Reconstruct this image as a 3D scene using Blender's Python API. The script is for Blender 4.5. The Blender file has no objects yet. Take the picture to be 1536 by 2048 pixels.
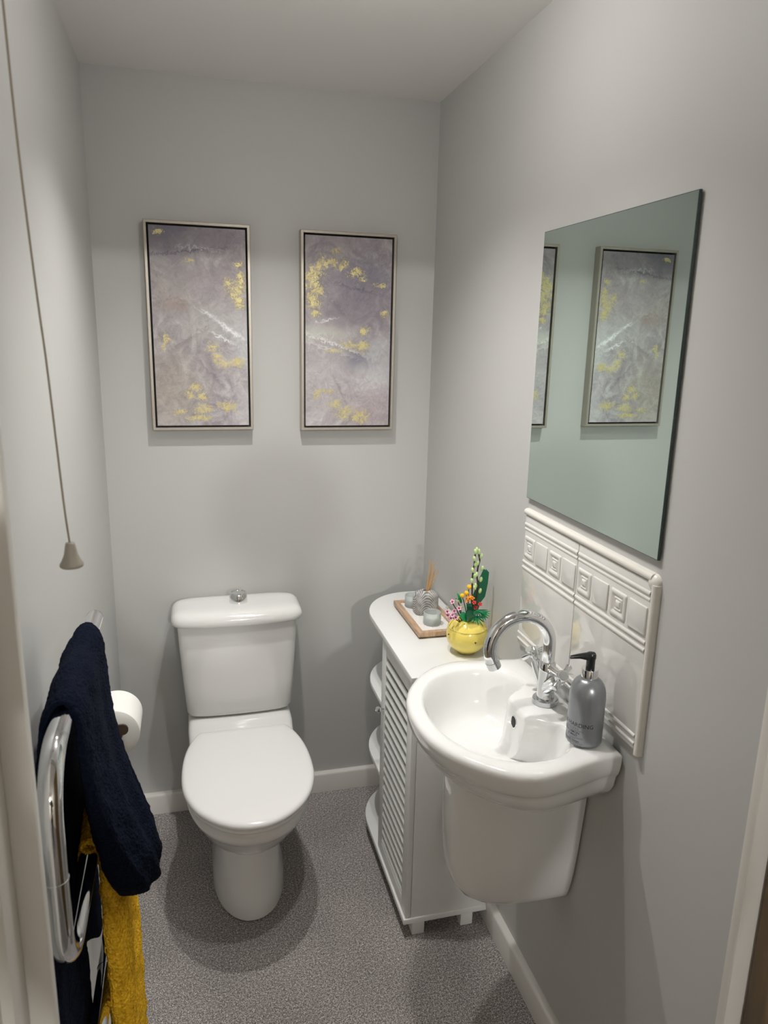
import bpy, bmesh, math, random
from mathutils import Vector, Matrix, noise
from mathutils.bvhtree import BVHTree
random.seed(7)
C = bpy.context.scene.collection
PI = math.pi

# ------------------------------------------------------------------ camera
cam_d = bpy.data.cameras.new('camera')
cam = bpy.data.objects.new('camera', cam_d)
C.objects.link(cam)
bpy.context.scene.camera = cam
cam_d.sensor_fit = 'HORIZONTAL'
cam_d.sensor_width = 36.0
cam_d.lens = 1465.2 / 1536 * 36.0
cam_d.clip_start = 0.02
X = Vector((0.96698876, -0.25382668, 0.02246692))
Y = -Vector((-0.03793188, -0.23056939, -0.97231627))
Z = -Vector((0.25198, 0.93936669, -0.23258613))
m = Matrix((X, Y, Z)).transposed().to_4x4()
m.translation = Vector((0.2568, -2.3914, 1.6469))
cam.matrix_world = m
cam_d.dof.use_dof = True
cam_d.dof.focus_distance = 1.9
cam_d.dof.aperture_fstop = 9.5

# ------------------------------------------------------------------ world, exposure
world = bpy.data.worlds.new('hall_ambience')
bpy.context.scene.world = world
world.use_nodes = True
world.node_tree.nodes['Background'].inputs[0].default_value = (0.9, 0.93, 1.0, 1)
world.node_tree.nodes['Background'].inputs[1].default_value = 0.05
vs = bpy.context.scene.view_settings
vs.view_transform = 'Standard'
vs.look = 'None'
vs.gamma = 1.0
vs.use_curve_mapping = False
vs.exposure = 0.0

W, H = 1.05, 2.361          # room width, ceiling height
YD = -1.65                  # doorway plane
YH = -6.6                   # far end of the hallway behind the camera


def lamp(name, kind, loc, energy, color, radius=0.02, **kw):
    d = bpy.data.lights.new(name, kind)
    d.energy = energy
    d.color = color
    if kind == 'AREA':
        d.shape = 'DISK'
        d.size = radius * 2
    else:
        d.shadow_soft_size = radius
    for k, v in kw.items():
        setattr(d, k, v)
    o = bpy.data.objects.new(name, d)
    o.location = loc
    C.objects.link(o)
    return o


lamp('downlight_lamp', 'SPOT', (0.49, -0.66, 2.345), 47.0, (1.0, 0.975, 0.945), 0.022, spot_size=math.radians(113), spot_blend=1.0)
lamp('ceiling_spot_lamp', 'SPOT', (0.60, -1.12, 2.26), 35.0, (1.0, 0.975, 0.945), 0.022, spot_size=math.radians(114), spot_blend=1.0)
lamp('ceiling_fill', 'POINT', (0.58, -1.02, 2.305), 4.7, (1.0, 0.965, 0.935), 0.035)  # added fill light beside the spot to brighten the ceiling; has no bulb
lamp('hall_lamp', 'POINT', (0.72, -5.0, 2.28), 125.0, (1.0, 0.985, 0.96), 0.05)


# ------------------------------------------------------------------ materials
class NT:
    """small wrapper for building node trees"""
    def __init__(self, name):
        self.m = bpy.data.materials.new(name)
        self.m.use_nodes = True
        self.t = self.m.node_tree
        self.b = self.t.nodes['Principled BSDF']

    def n(self, kind, **kw):
        nd = self.t.nodes.new(kind)
        for k, v in kw.items():
            if k.startswith('i_'):
                key = k[2:]
                key = int(key) if key.isdigit() else key.replace('_', ' ')
                nd.inputs[key].default_value = v
            else:
                setattr(nd, k, v)
        return nd

    def l(self, a, b):
        self.t.links.new(a, b)

    def math(self, op, a, b=None, clamp=False):
        nd = self.t.nodes.new('ShaderNodeMath')
        nd.operation = op
        nd.use_clamp = clamp
        for i, v in enumerate((a, b)):
            if v is None:
                continue
            if isinstance(v, (int, float)):
                nd.inputs[i].default_value = v
            else:
                self.l(v, nd.inputs[i])
        return nd.outputs[0]

    def mix(self, f, a, b):
        nd = self.t.nodes.new('ShaderNodeMix')
        nd.data_type = 'RGBA'
        if isinstance(f, (int, float)):
            nd.inputs[0].default_value = f
        else:
            self.l(f, nd.inputs[0])
        for i, v in ((6, a), (7, b)):
            if isinstance(v, tuple):
                nd.inputs[i].default_value = (*v, 1) if len(v) == 3 else v
            else:
                self.l(v, nd.inputs[i])
        return nd.outputs[2]

    def ramp(self, f, stops):
        nd = self.t.nodes.new('ShaderNodeValToRGB')
        cr = nd.color_ramp
        while len(cr.elements) < len(stops):
            cr.elements.new(0.5)
        for e, (p, c) in zip(cr.elements, stops):
            e.position = p
            e.color = (*c, 1) if len(c) == 3 else c
        self.l(f, nd.inputs[0])
        return nd.outputs[0]

    def bump(self, h, strength=0.2, dist=0.001, normal=None):
        nd = self.t.nodes.new('ShaderNodeBump')
        nd.inputs['Strength'].default_value = strength
        nd.inputs['Distance'].default_value = dist
        self.l(h, nd.inputs['Height'])
        self.l(nd.outputs[0], self.b.inputs['Normal'])


def mat(name, color, rough=0.5, metal=0.0, coat=0.0, bump=None, var=None, spec=None, sheen=0.0, trans=0.0, ior=None, sss=0.0):
    t = NT(name)
    b = t.b
    b.inputs['Base Color'].default_value = (*color, 1)
    b.inputs['Roughness'].default_value = rough
    b.inputs['Metallic'].default_value = metal
    b.inputs['Coat Weight'].default_value = coat
    b.inputs['Coat Roughness'].default_value = 0.04
    if spec is not None:
        b.inputs['Specular IOR Level'].default_value = spec
    if sheen:
        b.inputs['Sheen Weight'].default_value = sheen
        b.inputs['Sheen Roughness'].default_value = 0.5
    if trans:
        b.inputs['Transmission Weight'].default_value = trans
    if ior:
        b.inputs['IOR'].default_value = ior
    if sss:
        b.inputs['Subsurface Weight'].default_value = sss
        b.inputs['Subsurface Radius'].default_value = (0.01, 0.01, 0.008)
        b.inputs['Subsurface Scale'].default_value = 0.5
    co = t.n('ShaderNodeTexCoord').outputs['Object']
    if var:                                     # (scale, amount)
        ns = t.n('ShaderNodeTexNoise', i_Scale=var[0], i_Detail=4.0)
        t.l(co, ns.inputs['Vector'])
        d = tuple(c * (1 - var[1]) for c in color)
        u = tuple(min(1, c * (1 + var[1])) for c in color)
        t.l(t.mix(ns.outputs[0], d, u), b.inputs['Base Color'])
    if bump:                                    # (scale, strength, distance)
        nb = t.n('ShaderNodeTexNoise', i_Scale=bump[0], i_Detail=3.0)
        t.l(co, nb.inputs['Vector'])
        t.bump(nb.outputs[0], bump[1], bump[2])
    return t.m


M = {}
M['wall'] = mat('wall_paint', (0.555, 0.555, 0.54), 0.55, bump=(420, 0.12, 0.0006), var=(3, 0.012), spec=0.35)
M['ceiling'] = mat('ceiling_paint', (0.86, 0.835, 0.81), 0.8, bump=(300, 0.1, 0.0006), spec=0.2)
M['gloss'] = mat('gloss_woodwork', (0.74, 0.72, 0.685), 0.3, bump=(60, 0.08, 0.001))
M['jamb'] = mat('door_frame_paint', (0.76, 0.735, 0.685), 0.4, bump=(60, 0.08, 0.001))
M['ceramic'] = mat('white_ceramic', (0.83, 0.83, 0.815), 0.09, coat=0.6, var=(2.0, 0.006))
M['seat'] = mat('white_seat_plastic', (0.90, 0.895, 0.89), 0.16, var=(2.0, 0.004))
M['tile'] = mat('white_glazed_tile', (0.76, 0.745, 0.715), 0.08, coat=0.5, bump=(14, 0.12, 0.002))
M['tiletrim'] = mat('cream_glazed_trim', (0.78, 0.755, 0.70), 0.12, coat=0.5)
M['grout'] = mat('tile_grout', (0.58, 0.56, 0.52), 0.8)
M['cabinet'] = mat('white_lacquered_board', (0.80, 0.81, 0.795), 0.35, bump=(200, 0.03, 0.0004))
M['chrome'] = mat('polished_chrome', (0.80, 0.81, 0.82), 0.05, 1.0, var=(30, 0.02))
M['satin'] = mat('dulled_chrome', (0.62, 0.64, 0.66), 0.2, 1.0, var=(60, 0.08))
M['darkmetal'] = mat('brown_tinted_metal', (0.12, 0.085, 0.065), 0.35, 0.6)
M['mirror'] = mat('silvered_glass', (0.75, 0.875, 0.83), 0.0, 1.0)
M['glassedge'] = mat('dark_green_glass_edge', (0.02, 0.045, 0.045), 0.12, coat=0.4)
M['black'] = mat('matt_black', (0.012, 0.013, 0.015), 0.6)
M['blackgloss'] = mat('black_plastic', (0.010, 0.012, 0.014), 0.25)
M['bottle'] = mat('pearl_grey_plastic', (0.28, 0.295, 0.31), 0.3, 0.55, coat=0.15, var=(40, 0.03))
M['print'] = mat('dark_print', (0.035, 0.04, 0.06), 0.5)
M['champagne'] = mat('champagne_frame', (0.47, 0.43, 0.37), 0.38, 0.55, var=(80, 0.06))
M['cord'] = mat('cord_cotton', (0.30, 0.26, 0.20), 0.9, bump=(900, 0.5, 0.001))
M['bell'] = mat('beige_cord_pull', (0.34, 0.31, 0.255), 0.45, var=(40, 0.04))
M['paper'] = mat('toilet_paper', (0.86, 0.845, 0.81), 0.95, bump=(500, 0.3, 0.0006))
M['card'] = mat('cardboard_core', (0.42, 0.35, 0.27), 0.9, var=(80, 0.08))
M['reed'] = mat('rattan_reed', (0.56, 0.34, 0.14), 0.75, var=(300, 0.15))
M['frost'] = mat('frosted_glass', (0.80, 0.86, 0.85), 0.42, trans=0.62, ior=1.2)
M['wax'] = mat('white_wax', (0.85, 0.84, 0.80), 0.5, sss=0.3)
M['gravel'] = mat('white_gravel', (0.82, 0.79, 0.76), 0.8, var=(400, 0.14), bump=(500, 0.8, 0.002))
M['pot'] = mat('pale_yellow_plastic', (0.90, 0.73, 0.16), 0.18, coat=0.3, var=(20, 0.01))
M['bud'] = mat('pale_green_bud', (0.54, 0.72, 0.32), 0.22)
M['twig'] = mat('dark_brown_plastic', (0.055, 0.025, 0.018), 0.3)
M['berry'] = mat('golden_yellow_plastic', (0.92, 0.52, 0.015), 0.15, coat=0.3)
M['orange'] = mat('orange_plastic', (0.90, 0.25, 0.02), 0.2)
M['red'] = mat('coral_red_plastic', (0.72, 0.05, 0.03), 0.22)
M['pink'] = mat('light_pink_plastic', (0.85, 0.55, 0.65), 0.25)
M['magenta'] = mat('magenta_plastic', (0.42, 0.02, 0.12), 0.25)
M['leaf'] = mat('bright_green_plastic', (0.01, 0.32, 0.10), 0.18, coat=0.2)
M['darkleaf'] = mat('deep_green_plastic', (0.004, 0.14, 0.06), 0.2, coat=0.2)
M['sage'] = mat('sage_green_plastic', (0.35, 0.36, 0.22), 0.3)
M['hallwall'] = mat('hall_wall_paint', (0.50, 0.465, 0.41), 0.8, var=(2, 0.03))
M['hallfloor'] = mat('hall_carpet', (0.16, 0.15, 0.14), 0.95, bump=(700, 0.6, 0.002))
M['lampwhite'] = mat('white_lamp_metal', (0.75, 0.75, 0.74), 0.4)
M['shirt'] = mat('grey_cotton', (0.14, 0.14, 0.15), 0.9, bump=(300, 0.2, 0.001))


def carpet():
    t = NT('grey_speckled_carpet')
    co = t.n('ShaderNodeTexCoord').outputs['Object']
    a = t.n('ShaderNodeTexNoise', i_Scale=420.0, i_Detail=2.0, i_Roughness=0.6)
    b = t.n('ShaderNodeTexNoise', i_Scale=170.0, i_Detail=3.0, i_Roughness=0.7)
    c = t.n('ShaderNodeTexNoise', i_Scale=5.0, i_Detail=3.0)
    for q in (a, b, c):
        t.l(co, q.inputs['Vector'])
    f = t.math('ADD', t.math('MULTIPLY', a.outputs[0], 0.62), t.math('MULTIPLY', b.outputs[0], 0.38))
    col = t.ramp(f, [(0.36, (0.06, 0.055, 0.052)), (0.45, (0.19, 0.175, 0.167)), (0.53, (0.36, 0.33, 0.318)), (0.63, (0.86, 0.82, 0.79))])
    worn = t.math('ADD', t.math('MULTIPLY', c.outputs[0], 0.5), 0.78)
    mixn = t.n('ShaderNodeVectorMath', operation='SCALE')
    t.l(col, mixn.inputs[0])
    t.l(worn, mixn.inputs['Scale'])
    t.l(mixn.outputs[0], t.b.inputs['Base Color'])
    t.b.inputs['Roughness'].default_value = 1.0
    t.b.inputs['Specular IOR Level'].default_value = 0.05
    t.bump(f, 0.9, 0.004)
    return t.m


def terry(name, c0, c1, scale, strength, dist):
    t = NT(name)
    co = t.n('ShaderNodeTexCoord').outputs['Object']
    v = t.n('ShaderNodeTexVoronoi', i_Scale=scale)
    n = t.n('ShaderNodeTexNoise', i_Scale=scale * 0.8, i_Detail=4.0)
    n2 = t.n('ShaderNodeTexNoise', i_Scale=scale * 0.16, i_Detail=3.0)
    for q in (v, n, n2):
        t.l(co, q.inputs['Vector'])
    h = t.math('ADD', t.math('MULTIPLY', v.outputs[0], -0.8), n.outputs[0])
    f = t.math('ADD', t.math('MULTIPLY', n.outputs[0], 0.7), t.math('MULTIPLY', n2.outputs[0], 0.3))
    t.l(t.ramp(f, [(0.3, c0), (0.66, c1)]), t.b.inputs['Base Color'])
    t.b.inputs['Roughness'].default_value = 1.0
    t.b.inputs['Specular IOR Level'].default_value = 0.1
    t.b.inputs['Sheen Weight'].default_value = 0.12
    t.b.inputs['Sheen Tint'].default_value = (*c1, 1)
    t.bump(h, strength, dist)
    return t.m


def wood(name, a, b, axis_scale):
    t = NT(name)
    co = t.n('ShaderNodeTexCoord').outputs['Object']
    mp = t.n('ShaderNodeMapping')
    mp.inputs['Scale'].default_value = axis_scale
    t.l(co, mp.inputs[0])
    n = t.n('ShaderNodeTexNoise', i_Scale=1.0, i_Detail=6.0, i_Distortion=1.5)
    t.l(mp.outputs[0], n.inputs['Vector'])
    t.l(t.ramp(n.outputs[0], [(0.3, a), (0.7, b)]), t.b.inputs['Base Color'])
    t.b.inputs['Roughness'].default_value = 0.5
    return t.m


def stone_grain():
    """grey body with nested arch-shaped grain lines"""
    t = NT('grey_grained_stoneware')
    co = t.n('ShaderNodeTexCoord').outputs['Object']
    sx = t.n('ShaderNodeSeparateXYZ')
    t.l(co, sx.inputs[0])
    nz = t.n('ShaderNodeTexNoise', i_Scale=22.0, i_Detail=3.0)
    t.l(co, nz.inputs['Vector'])
    # arches centred low on the side that faces the door
    u = t.math('ADD', t.math('MULTIPLY', sx.outputs[0], 0.95), t.math('MULTIPLY', sx.outputs[1], -0.15))
    au = t.math('POWER', t.math('ABSOLUTE', t.math('MULTIPLY', u, 1.0)), 2.0)
    r = t.math('ADD', t.math('MULTIPLY', au, 38.0), sx.outputs[2])
    r = t.math('ADD', r, t.math('MULTIPLY', nz.outputs[0], 0.014))
    w = t.math('SINE', t.math('MULTIPLY', r, 800.0))
    n2 = t.n('ShaderNodeTexNoise', i_Scale=70.0, i_Detail=3.0)
    t.l(co, n2.inputs['Vector'])
    f = t.math('ADD', t.math('MULTIPLY', w, 0.28), t.math('ADD', n2.outputs[0], 0.05))
    t.l(t.ramp(f, [(0.22, (0.16, 0.155, 0.155)), (0.5, (0.40, 0.395, 0.385)), (0.85, (0.60, 0.59, 0.57))]), t.b.inputs['Base Color'])
    t.b.inputs['Roughness'].default_value = 0.45
    return t.m


def painting(name, seed, blobs, gold, dark, streaks):
    """abstract acrylic in mauve greys with flecks of gold leaf, in the canvas' own UV"""
    t = NT(name)
    uv = t.n('ShaderNodeUVMap').outputs[0]
    sep = t.n('ShaderNodeSeparateXYZ')
    t.l(uv, sep.inputs[0])
    mp = t.n('ShaderNodeMapping')
    mp.inputs['Scale'].default_value = (1.0, 2.0, 1)
    mp.inputs['Location'].default_value = (seed, seed * 0.7, seed * 1.3)
    t.l(uv, mp.inputs[0])
    n1 = t.n('ShaderNodeTexNoise', i_Scale=1.7, i_Detail=5.0, i_Distortion=1.6)
    n2 = t.n('ShaderNodeTexNoise', i_Scale=3.2, i_Detail=8.0, i_Distortion=2.6, i_Roughness=0.62)
    n3 = t.n('ShaderNodeTexNoise', i_Scale=15.0, i_Detail=9.0, i_Roughness=0.78, i_Distortion=0.9)
    n4 = t.n('ShaderNodeTexNoise', i_Scale=9.0, i_Detail=6.0, i_Roughness=0.65, i_Distortion=3.0)
    for q in (n1, n2, n3, n4):
        t.l(mp.outputs[0], q.inputs['Vector'])
    base = t.ramp(n1.outputs[0], [(0.28, (0.255, 0.235, 0.275)), (0.45, (0.36, 0.325, 0.345)), (0.58, (0.435, 0.40, 0.40)), (0.72, (0.56, 0.545, 0.54))])
    over = t.ramp(n2.outputs[0], [(0.35, (0.23, 0.205, 0.235)), (0.5, (0.40, 0.36, 0.375)), (0.66, (0.60, 0.59, 0.575))])
    col = t.mix(0.55, base, over)
    # warp for blob placement
    wx = t.math('ADD', sep.outputs[0], t.math('MULTIPLY', t.math('SUBTRACT', n2.outputs[0], 0.5), 0.35))
    wy = t.math('ADD', sep.outputs[1], t.math('MULTIPLY', t.math('SUBTRACT', n4.outputs[0], 0.5), 0.09))

    def gauss(x, y, cx, cy, rx, ry):
        dx = t.math('DIVIDE', t.math('SUBTRACT', x, cx), rx)
        dy = t.math('DIVIDE', t.math('SUBTRACT', y, cy), ry)
        return t.math('EXPONENT', t.math('MULTIPLY', t.math('ADD', t.math('MULTIPLY', dx, dx), t.math('MULTIPLY', dy, dy)), -1.0))
    for (cx, cy, rx, ry, c, a) in blobs:
        g = t.math('MULTIPLY', gauss(wx, wy, cx, cy, rx * 1.12, ry * 1.12), a * 1.15, True)
        col = t.mix(g, col, c)
    for (cx, cy, rx, ry, sl, c, a) in streaks:      # slanted brush strokes
        yy = t.math('ADD', wy, t.math('MULTIPLY', t.math('SUBTRACT', sep.outputs[0], cx), sl))
        g = t.math('MULTIPLY', gauss(wx, yy, cx, cy, rx, ry), a, True)
        col = t.mix(g, col, c)
    fine = t.math('ADD', t.math('MULTIPLY', n4.outputs[0], 0.75), 0.72)
    vm = t.n('ShaderNodeVectorMath', operation='SCALE')
    t.l(col, vm.inputs[0])
    t.l(fine, vm.inputs['Scale'])
    col = vm.outputs[0]
    gm = None
    sx_, sy_ = sep.outputs[0], sep.outputs[1]
    for (cx, cy, rx, ry) in gold:
        g = gauss(sx_, sy_, cx, cy, rx * 1.75, ry * 1.6)
        gm = g if gm is None else t.math('MAXIMUM', gm, g)
    # flaky edges of the leaf
    n5 = t.n('ShaderNodeTexNoise', i_Scale=55.0, i_Detail=4.0, i_Roughness=0.6, i_Distortion=1.5)
    t.l(mp.outputs[0], n5.inputs['Vector'])
    fl = t.math('ADD', t.math('MULTIPLY', gm, 0.36), t.math('MULTIPLY', n3.outputs[0], 1.0))
    fl = t.math('ADD', fl, t.math('MULTIPLY', t.math('SUBTRACT', n5.outputs[0], 0.5), 0.75))
    thr = t.math('MULTIPLY', t.math('SUBTRACT', fl, 0.795), 30.0, True)
    thr = t.math('MULTIPLY', thr, 1.0, True)
    tone = t.mix(n4.outputs[0], (0.50, 0.41, 0.13), (0.86, 0.77, 0.42))
    col = t.mix(thr, col, tone)
    t.l(col, t.b.inputs['Base Color'])
    t.l(t.math('MULTIPLY', thr, 0.35), t.b.inputs['Metallic'])
    t.l(t.math('SUBTRACT', 0.62, t.math('MULTIPLY', thr, 0.22)), t.b.inputs['Roughness'])
    t.bump(t.math('ADD', t.math('MULTIPLY', n4.outputs[0], 0.7), t.math('MULTIPLY', thr, 0.3)), 0.45, 0.0025)
    return t.m


M['carpet'] = carpet()
M['navy'] = terry('navy_terry', (0.0015, 0.003, 0.009), (0.006, 0.010, 0.024), 260.0, 0.8, 0.003)
M['mustard'] = terry('mustard_terry', (0.52, 0.24, 0.005), (1.0, 0.60, 0.04), 230.0, 0.95, 0.005)
M['tray'] = wood('tray_oak', (0.40, 0.25, 0.15), (0.60, 0.42, 0.28), (160, 12, 60))
M['oak'] = wood('dark_oak_door', (0.10, 0.065, 0.03), (0.24, 0.15, 0.06), (30, 30, 2))
M['stone'] = stone_grain()


# ------------------------------------------------------------------ geometry helpers
def origin_of(p):
    o = Vector((0, 0, 0))
    while p is not None:
        o += Vector(p.location)
        p = p.parent
    return o


def obj(name, bm, material, parent=None, base=None, smooth=True, auto=None, label=None):
    """link the bmesh (built in room coordinates) as one mesh object"""
    me = bpy.data.meshes.new(name)
    bmesh.ops.recalc_face_normals(bm, faces=bm.faces[:])
    off = origin_of(parent) if parent is not None else Vector(base or (0, 0, 0))
    if off.length:
        bmesh.ops.translate(bm, verts=bm.verts[:], vec=-off)
    bm.to_mesh(me)
    bm.free()
    o = bpy.data.objects.new(name, me)
    C.objects.link(o)
    me.materials.append(M[material] if isinstance(material, str) else material)
    if smooth:
        for p in me.polygons:
            p.use_smooth = True
        if auto is not None:
            me.set_sharp_from_angle(angle=math.radians(auto))
    if parent is not None:
        o.parent = parent
    elif base:
        o.location = base
    if label:
        o['label'] = label
    return o


def thing(name, label, cat, loc, group=None):
    o = bpy.data.objects.new(name, None)
    o.empty_display_size = 0.05
    C.objects.link(o)
    o.location = loc
    return tag(o, label, cat, group)


def tag(o, label, cat, group=None, kind=None):
    o['label'] = label
    o['category'] = cat
    if group:
        o['group'] = group
    if kind:
        o['kind'] = kind
    return o


def struct(name, bm, material, **kw):
    o = obj(name, bm, material, **kw)
    o['kind'] = 'structure'
    return o


def merge(bm, other):
    me = bpy.data.meshes.new('tmp')
    other.to_mesh(me)
    other.free()
    bm.from_mesh(me)
    bpy.data.meshes.remove(me)
    return bm


def box(x0, x1, y0, y1, z0, z1, bev=0.0, seg=2, bm=None):
    b = bmesh.new()
    bmesh.ops.create_cube(b, size=1)
    for v in b.verts:
        v.co = Vector((x0 + (v.co.x + .5) * (x1 - x0), y0 + (v.co.y + .5) * (y1 - y0), z0 + (v.co.z + .5) * (z1 - z0)))
    if bev:
        bmesh.ops.bevel(b, geom=b.edges[:], offset=bev, segments=seg, affect='EDGES', profile=0.5)
    if bm is not None:
        return merge(bm, b)
    return b


def loft(rings, cap0=True, cap1=True, closed=True, bm=None):
    b = bm or bmesh.new()
    R = [[b.verts.new(p) for p in r] for r in rings]
    n = len(rings[0])
    for a, c in zip(R[:-1], R[1:]):
        for i in range(n if closed else n - 1):
            j = (i + 1) % n
            b.faces.new((a[i], a[j], c[j], c[i]))
    if cap0:
        b.faces.new(list(reversed(R[0])))
    if cap1:
        b.faces.new(R[-1])
    return b


def capfan(b, ring_pts, center):
    pass


def lathe(profile, c=(0, 0, 0), n=40, axis=None, bm=None, cap=True):
    """profile: (radius, height) pairs; axis: Vector to align +z with"""
    rot = Matrix.Identity(3)
    if axis is not None:
        rot = Vector((0, 0, 1)).rotation_difference(Vector(axis).normalized()).to_matrix()
    rings = []
    for r, h in profile:
        rings.append([Vector(c) + rot @ Vector((max(r, 1e-5) * math.cos(2 * PI * i / n), max(r, 1e-5) * math.sin(2 * PI * i / n), h)) for i in range(n)])
    return loft(rings, cap, cap, True, bm)


def smooth_path(pts, sub=8):
    """Catmull-Rom through the points"""
    P = [Vector(p) for p in pts]
    P = [P[0] * 2 - P[1]] + P + [P[-1] * 2 - P[-2]]
    out = []
    for i in range(1, len(P) - 2):
        for k in range(sub):
            t = k / sub
            a, b_, c, d = P[i - 1], P[i], P[i + 1], P[i + 2]
            out.append(0.5 * ((2 * b_) + (-a + c) * t + (2 * a - 5 * b_ + 4 * c - d) * t * t + (-a + 3 * b_ - 3 * c + d) * t ** 3))
    out.append(P[-2])
    return out


def tube(path, r, n=20, bm=None, cap=True):
    path = [Vector(p) for p in path]
    rad = r if isinstance(r, (list, tuple)) else [r] * len(path)
    t0 = (path[1] - path[0]).normalized()
    up = Vector((0, 0, 1)) if abs(t0.z) < 0.9 else Vector((1, 0, 0))
    nx = t0.cross(up).normalized()
    rings = []
    for i, p in enumerate(path):
        if i == 0:
            t = t0
        elif i == len(path) - 1:
            t = (path[-1] - path[-2]).normalized()
        else:
            t = (path[i + 1] - path[i - 1]).normalized()
        nx = (nx - t * nx.dot(t)).normalized()
        ny = t.cross(nx)
        rings.append([p + (nx * math.cos(2 * PI * k / n) + ny * math.sin(2 * PI * k / n)) * rad[i] for k in range(n)])
    return loft(rings, cap, cap, True, bm)


def ellipsoid(c, rx, ry, rz, seg=16, bm=None, axis=None):
    b = bmesh.new()
    bmesh.ops.create_uvsphere(b, u_segments=seg, v_segments=max(6, seg // 2 + 2), radius=1)
    rot = Vector((0, 0, 1)).rotation_difference(Vector(axis).normalized()).to_matrix() if axis is not None else Matrix.Identity(3)
    for v in b.verts:
        v.co = Vector(c) + rot @ Vector((v.co.x * rx, v.co.y * ry, v.co.z * rz))
    if bm is not None:
        return merge(bm, b)
    return b


def superell(cx, cy, hx, hy, z, n=64, e=4.0, zf=None):
    pts = []
    for i in range(n):
        a = 2 * PI * i / n
        c, s = math.cos(a), math.sin(a)
        x = hx * math.copysign(abs(c) ** (2 / e), c)
        y = hy * math.copysign(abs(s) ** (2 / e), s)
        pts.append(Vector((cx + x, cy + y, z)))
    return pts


def prism(outline, z0, z1, bev=0.0, seg=3):
    b = bmesh.new()
    vs_ = [b.verts.new((p[0], p[1], z0)) for p in outline]
    f = b.faces.new(vs_)
    r = bmesh.ops.extrude_face_region(b, geom=[f])
    for v in [g for g in r['geom'] if isinstance(g, bmesh.types.BMVert)]:
        v.co.z = z1
    bmesh.ops.recalc_face_normals(b, faces=b.faces[:])
    if bev:
        ed = [e for e in b.edges if len(e.link_faces) == 2 and e.calc_face_angle(0) > 0.9]
        bmesh.ops.bevel(b, geom=ed, offset=bev, segments=seg, affect='EDGES', profile=0.5)
    return b


# ------------------------------------------------------------------ room shell
struct('floor', box(-0.1, W + 0.1, YD - 0.14, 0.1, -0.08, 0.0), 'carpet', smooth=False)
struct('ceiling', box(-0.1, W + 0.1, YD - 0.0, 0.1, H, H + 0.08), 'ceiling', smooth=False)
struct('wall_back', box(-0.1, W + 0.1, 0.0, 0.1, 0.0, H), 'wall', smooth=False)
struct('wall_left', box(-0.1, 0.0, YD - 0.14, 0.0, 0.0, H), 'wall', smooth=False)
struct('wall_right', box(W, W + 0.1, YD - 0.14, 0.0, 0.0, H), 'wall', smooth=False)
struct('wall_front', box(0.0, W, YD - 0.14, YD, 2.03, H), 'wall', smooth=False)

HB = 0.0755


def skirt(axis, a0, a1, pos, sgn):
    """moulded skirting: profile (depth, height) swept along one wall"""
    prof = [(0, 0), (0.020, 0), (0.020, HB - 0.008), (0.0175, HB - 0.003), (0.013, HB), (0.0, HB)]
    rings = []
    for a in (a0, a1):
        if axis == 'x':
            rings.append([Vector((a, pos + sgn * d, h)) for d, h in prof])
        else:
            rings.append([Vector((pos + sgn * d, a, h)) for d, h in prof])
    return loft(rings)


struct('baseboard_back', skirt('x', 0.0, W, 0.0, -1), 'gloss', auto=35)
struct('baseboard_right', skirt('y', YD, -0.02, W, -1), 'gloss', auto=35)
struct('baseboard_left', skirt('y', YD, -0.02, 0.0, 1), 'gloss', auto=35)

# door frame seen from the hallway side: lining with stop on both jambs and the head
dj = bmesh.new()
box(0.0, 0.089, YD - 0.018, YD, 0.0, 2.03, 0.003, bm=dj)
box(0.0, 0.052, YD - 0.14, YD - 0.018, 0.0, 2.03, 0.004, bm=dj)
box(0.0, 0.064, YD - 0.070, YD - 0.018, 0.0, 2.03, 0.004, bm=dj)
box(0.995, W, YD - 0.018, YD, 0.0, 2.03, 0.003, bm=dj)
box(1.0, W, YD - 0.018, YD, 2.0, 2.03, bm=dj)
box(0.085, 1.0, YD - 0.10, YD, 2.012, 2.03, bm=dj)
d1 = struct('door_1', dj, 'jamb', auto=35)
dl = box(1.024, 1.046, YD - 0.70, YD - 0.022, 0.006, 1.95, 0.002)
obj('door_leaf', dl, 'oak', parent=d1, auto=35, label='dark oak door leaf standing open towards the hallway')

# hallway behind the camera (gives the chrome something to reflect)
struct('wall_hall_left', box(-0.75, -0.65, YH, YD - 0.14, 0, H), 'hallwall', smooth=False)
struct('wall_hall_right', box(1.60, 1.70, YH, YD - 0.14, 0, H), 'hallwall', smooth=False)
struct('wall_hall_end', box(-0.75, 1.70, YH - 0.1, YH, 0, H), 'hallwall', smooth=False)
hw = box(-0.75, -0.1, YD - 0.14, YD - 0.04, 0, H)
box(W + 0.1, 1.70, YD - 0.14, YD - 0.04, 0, H, bm=hw)
struct('wall_hall_front', hw, 'hallwall', smooth=False)
struct('floor_hall', box(-0.75, 1.70, YH, YD - 0.14, -0.08, 0.0), 'hallfloor', smooth=False)
struct('ceiling_hall', box(-0.75, 1.70, YH, YD, H, H + 0.08), 'ceiling', smooth=False)

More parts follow.
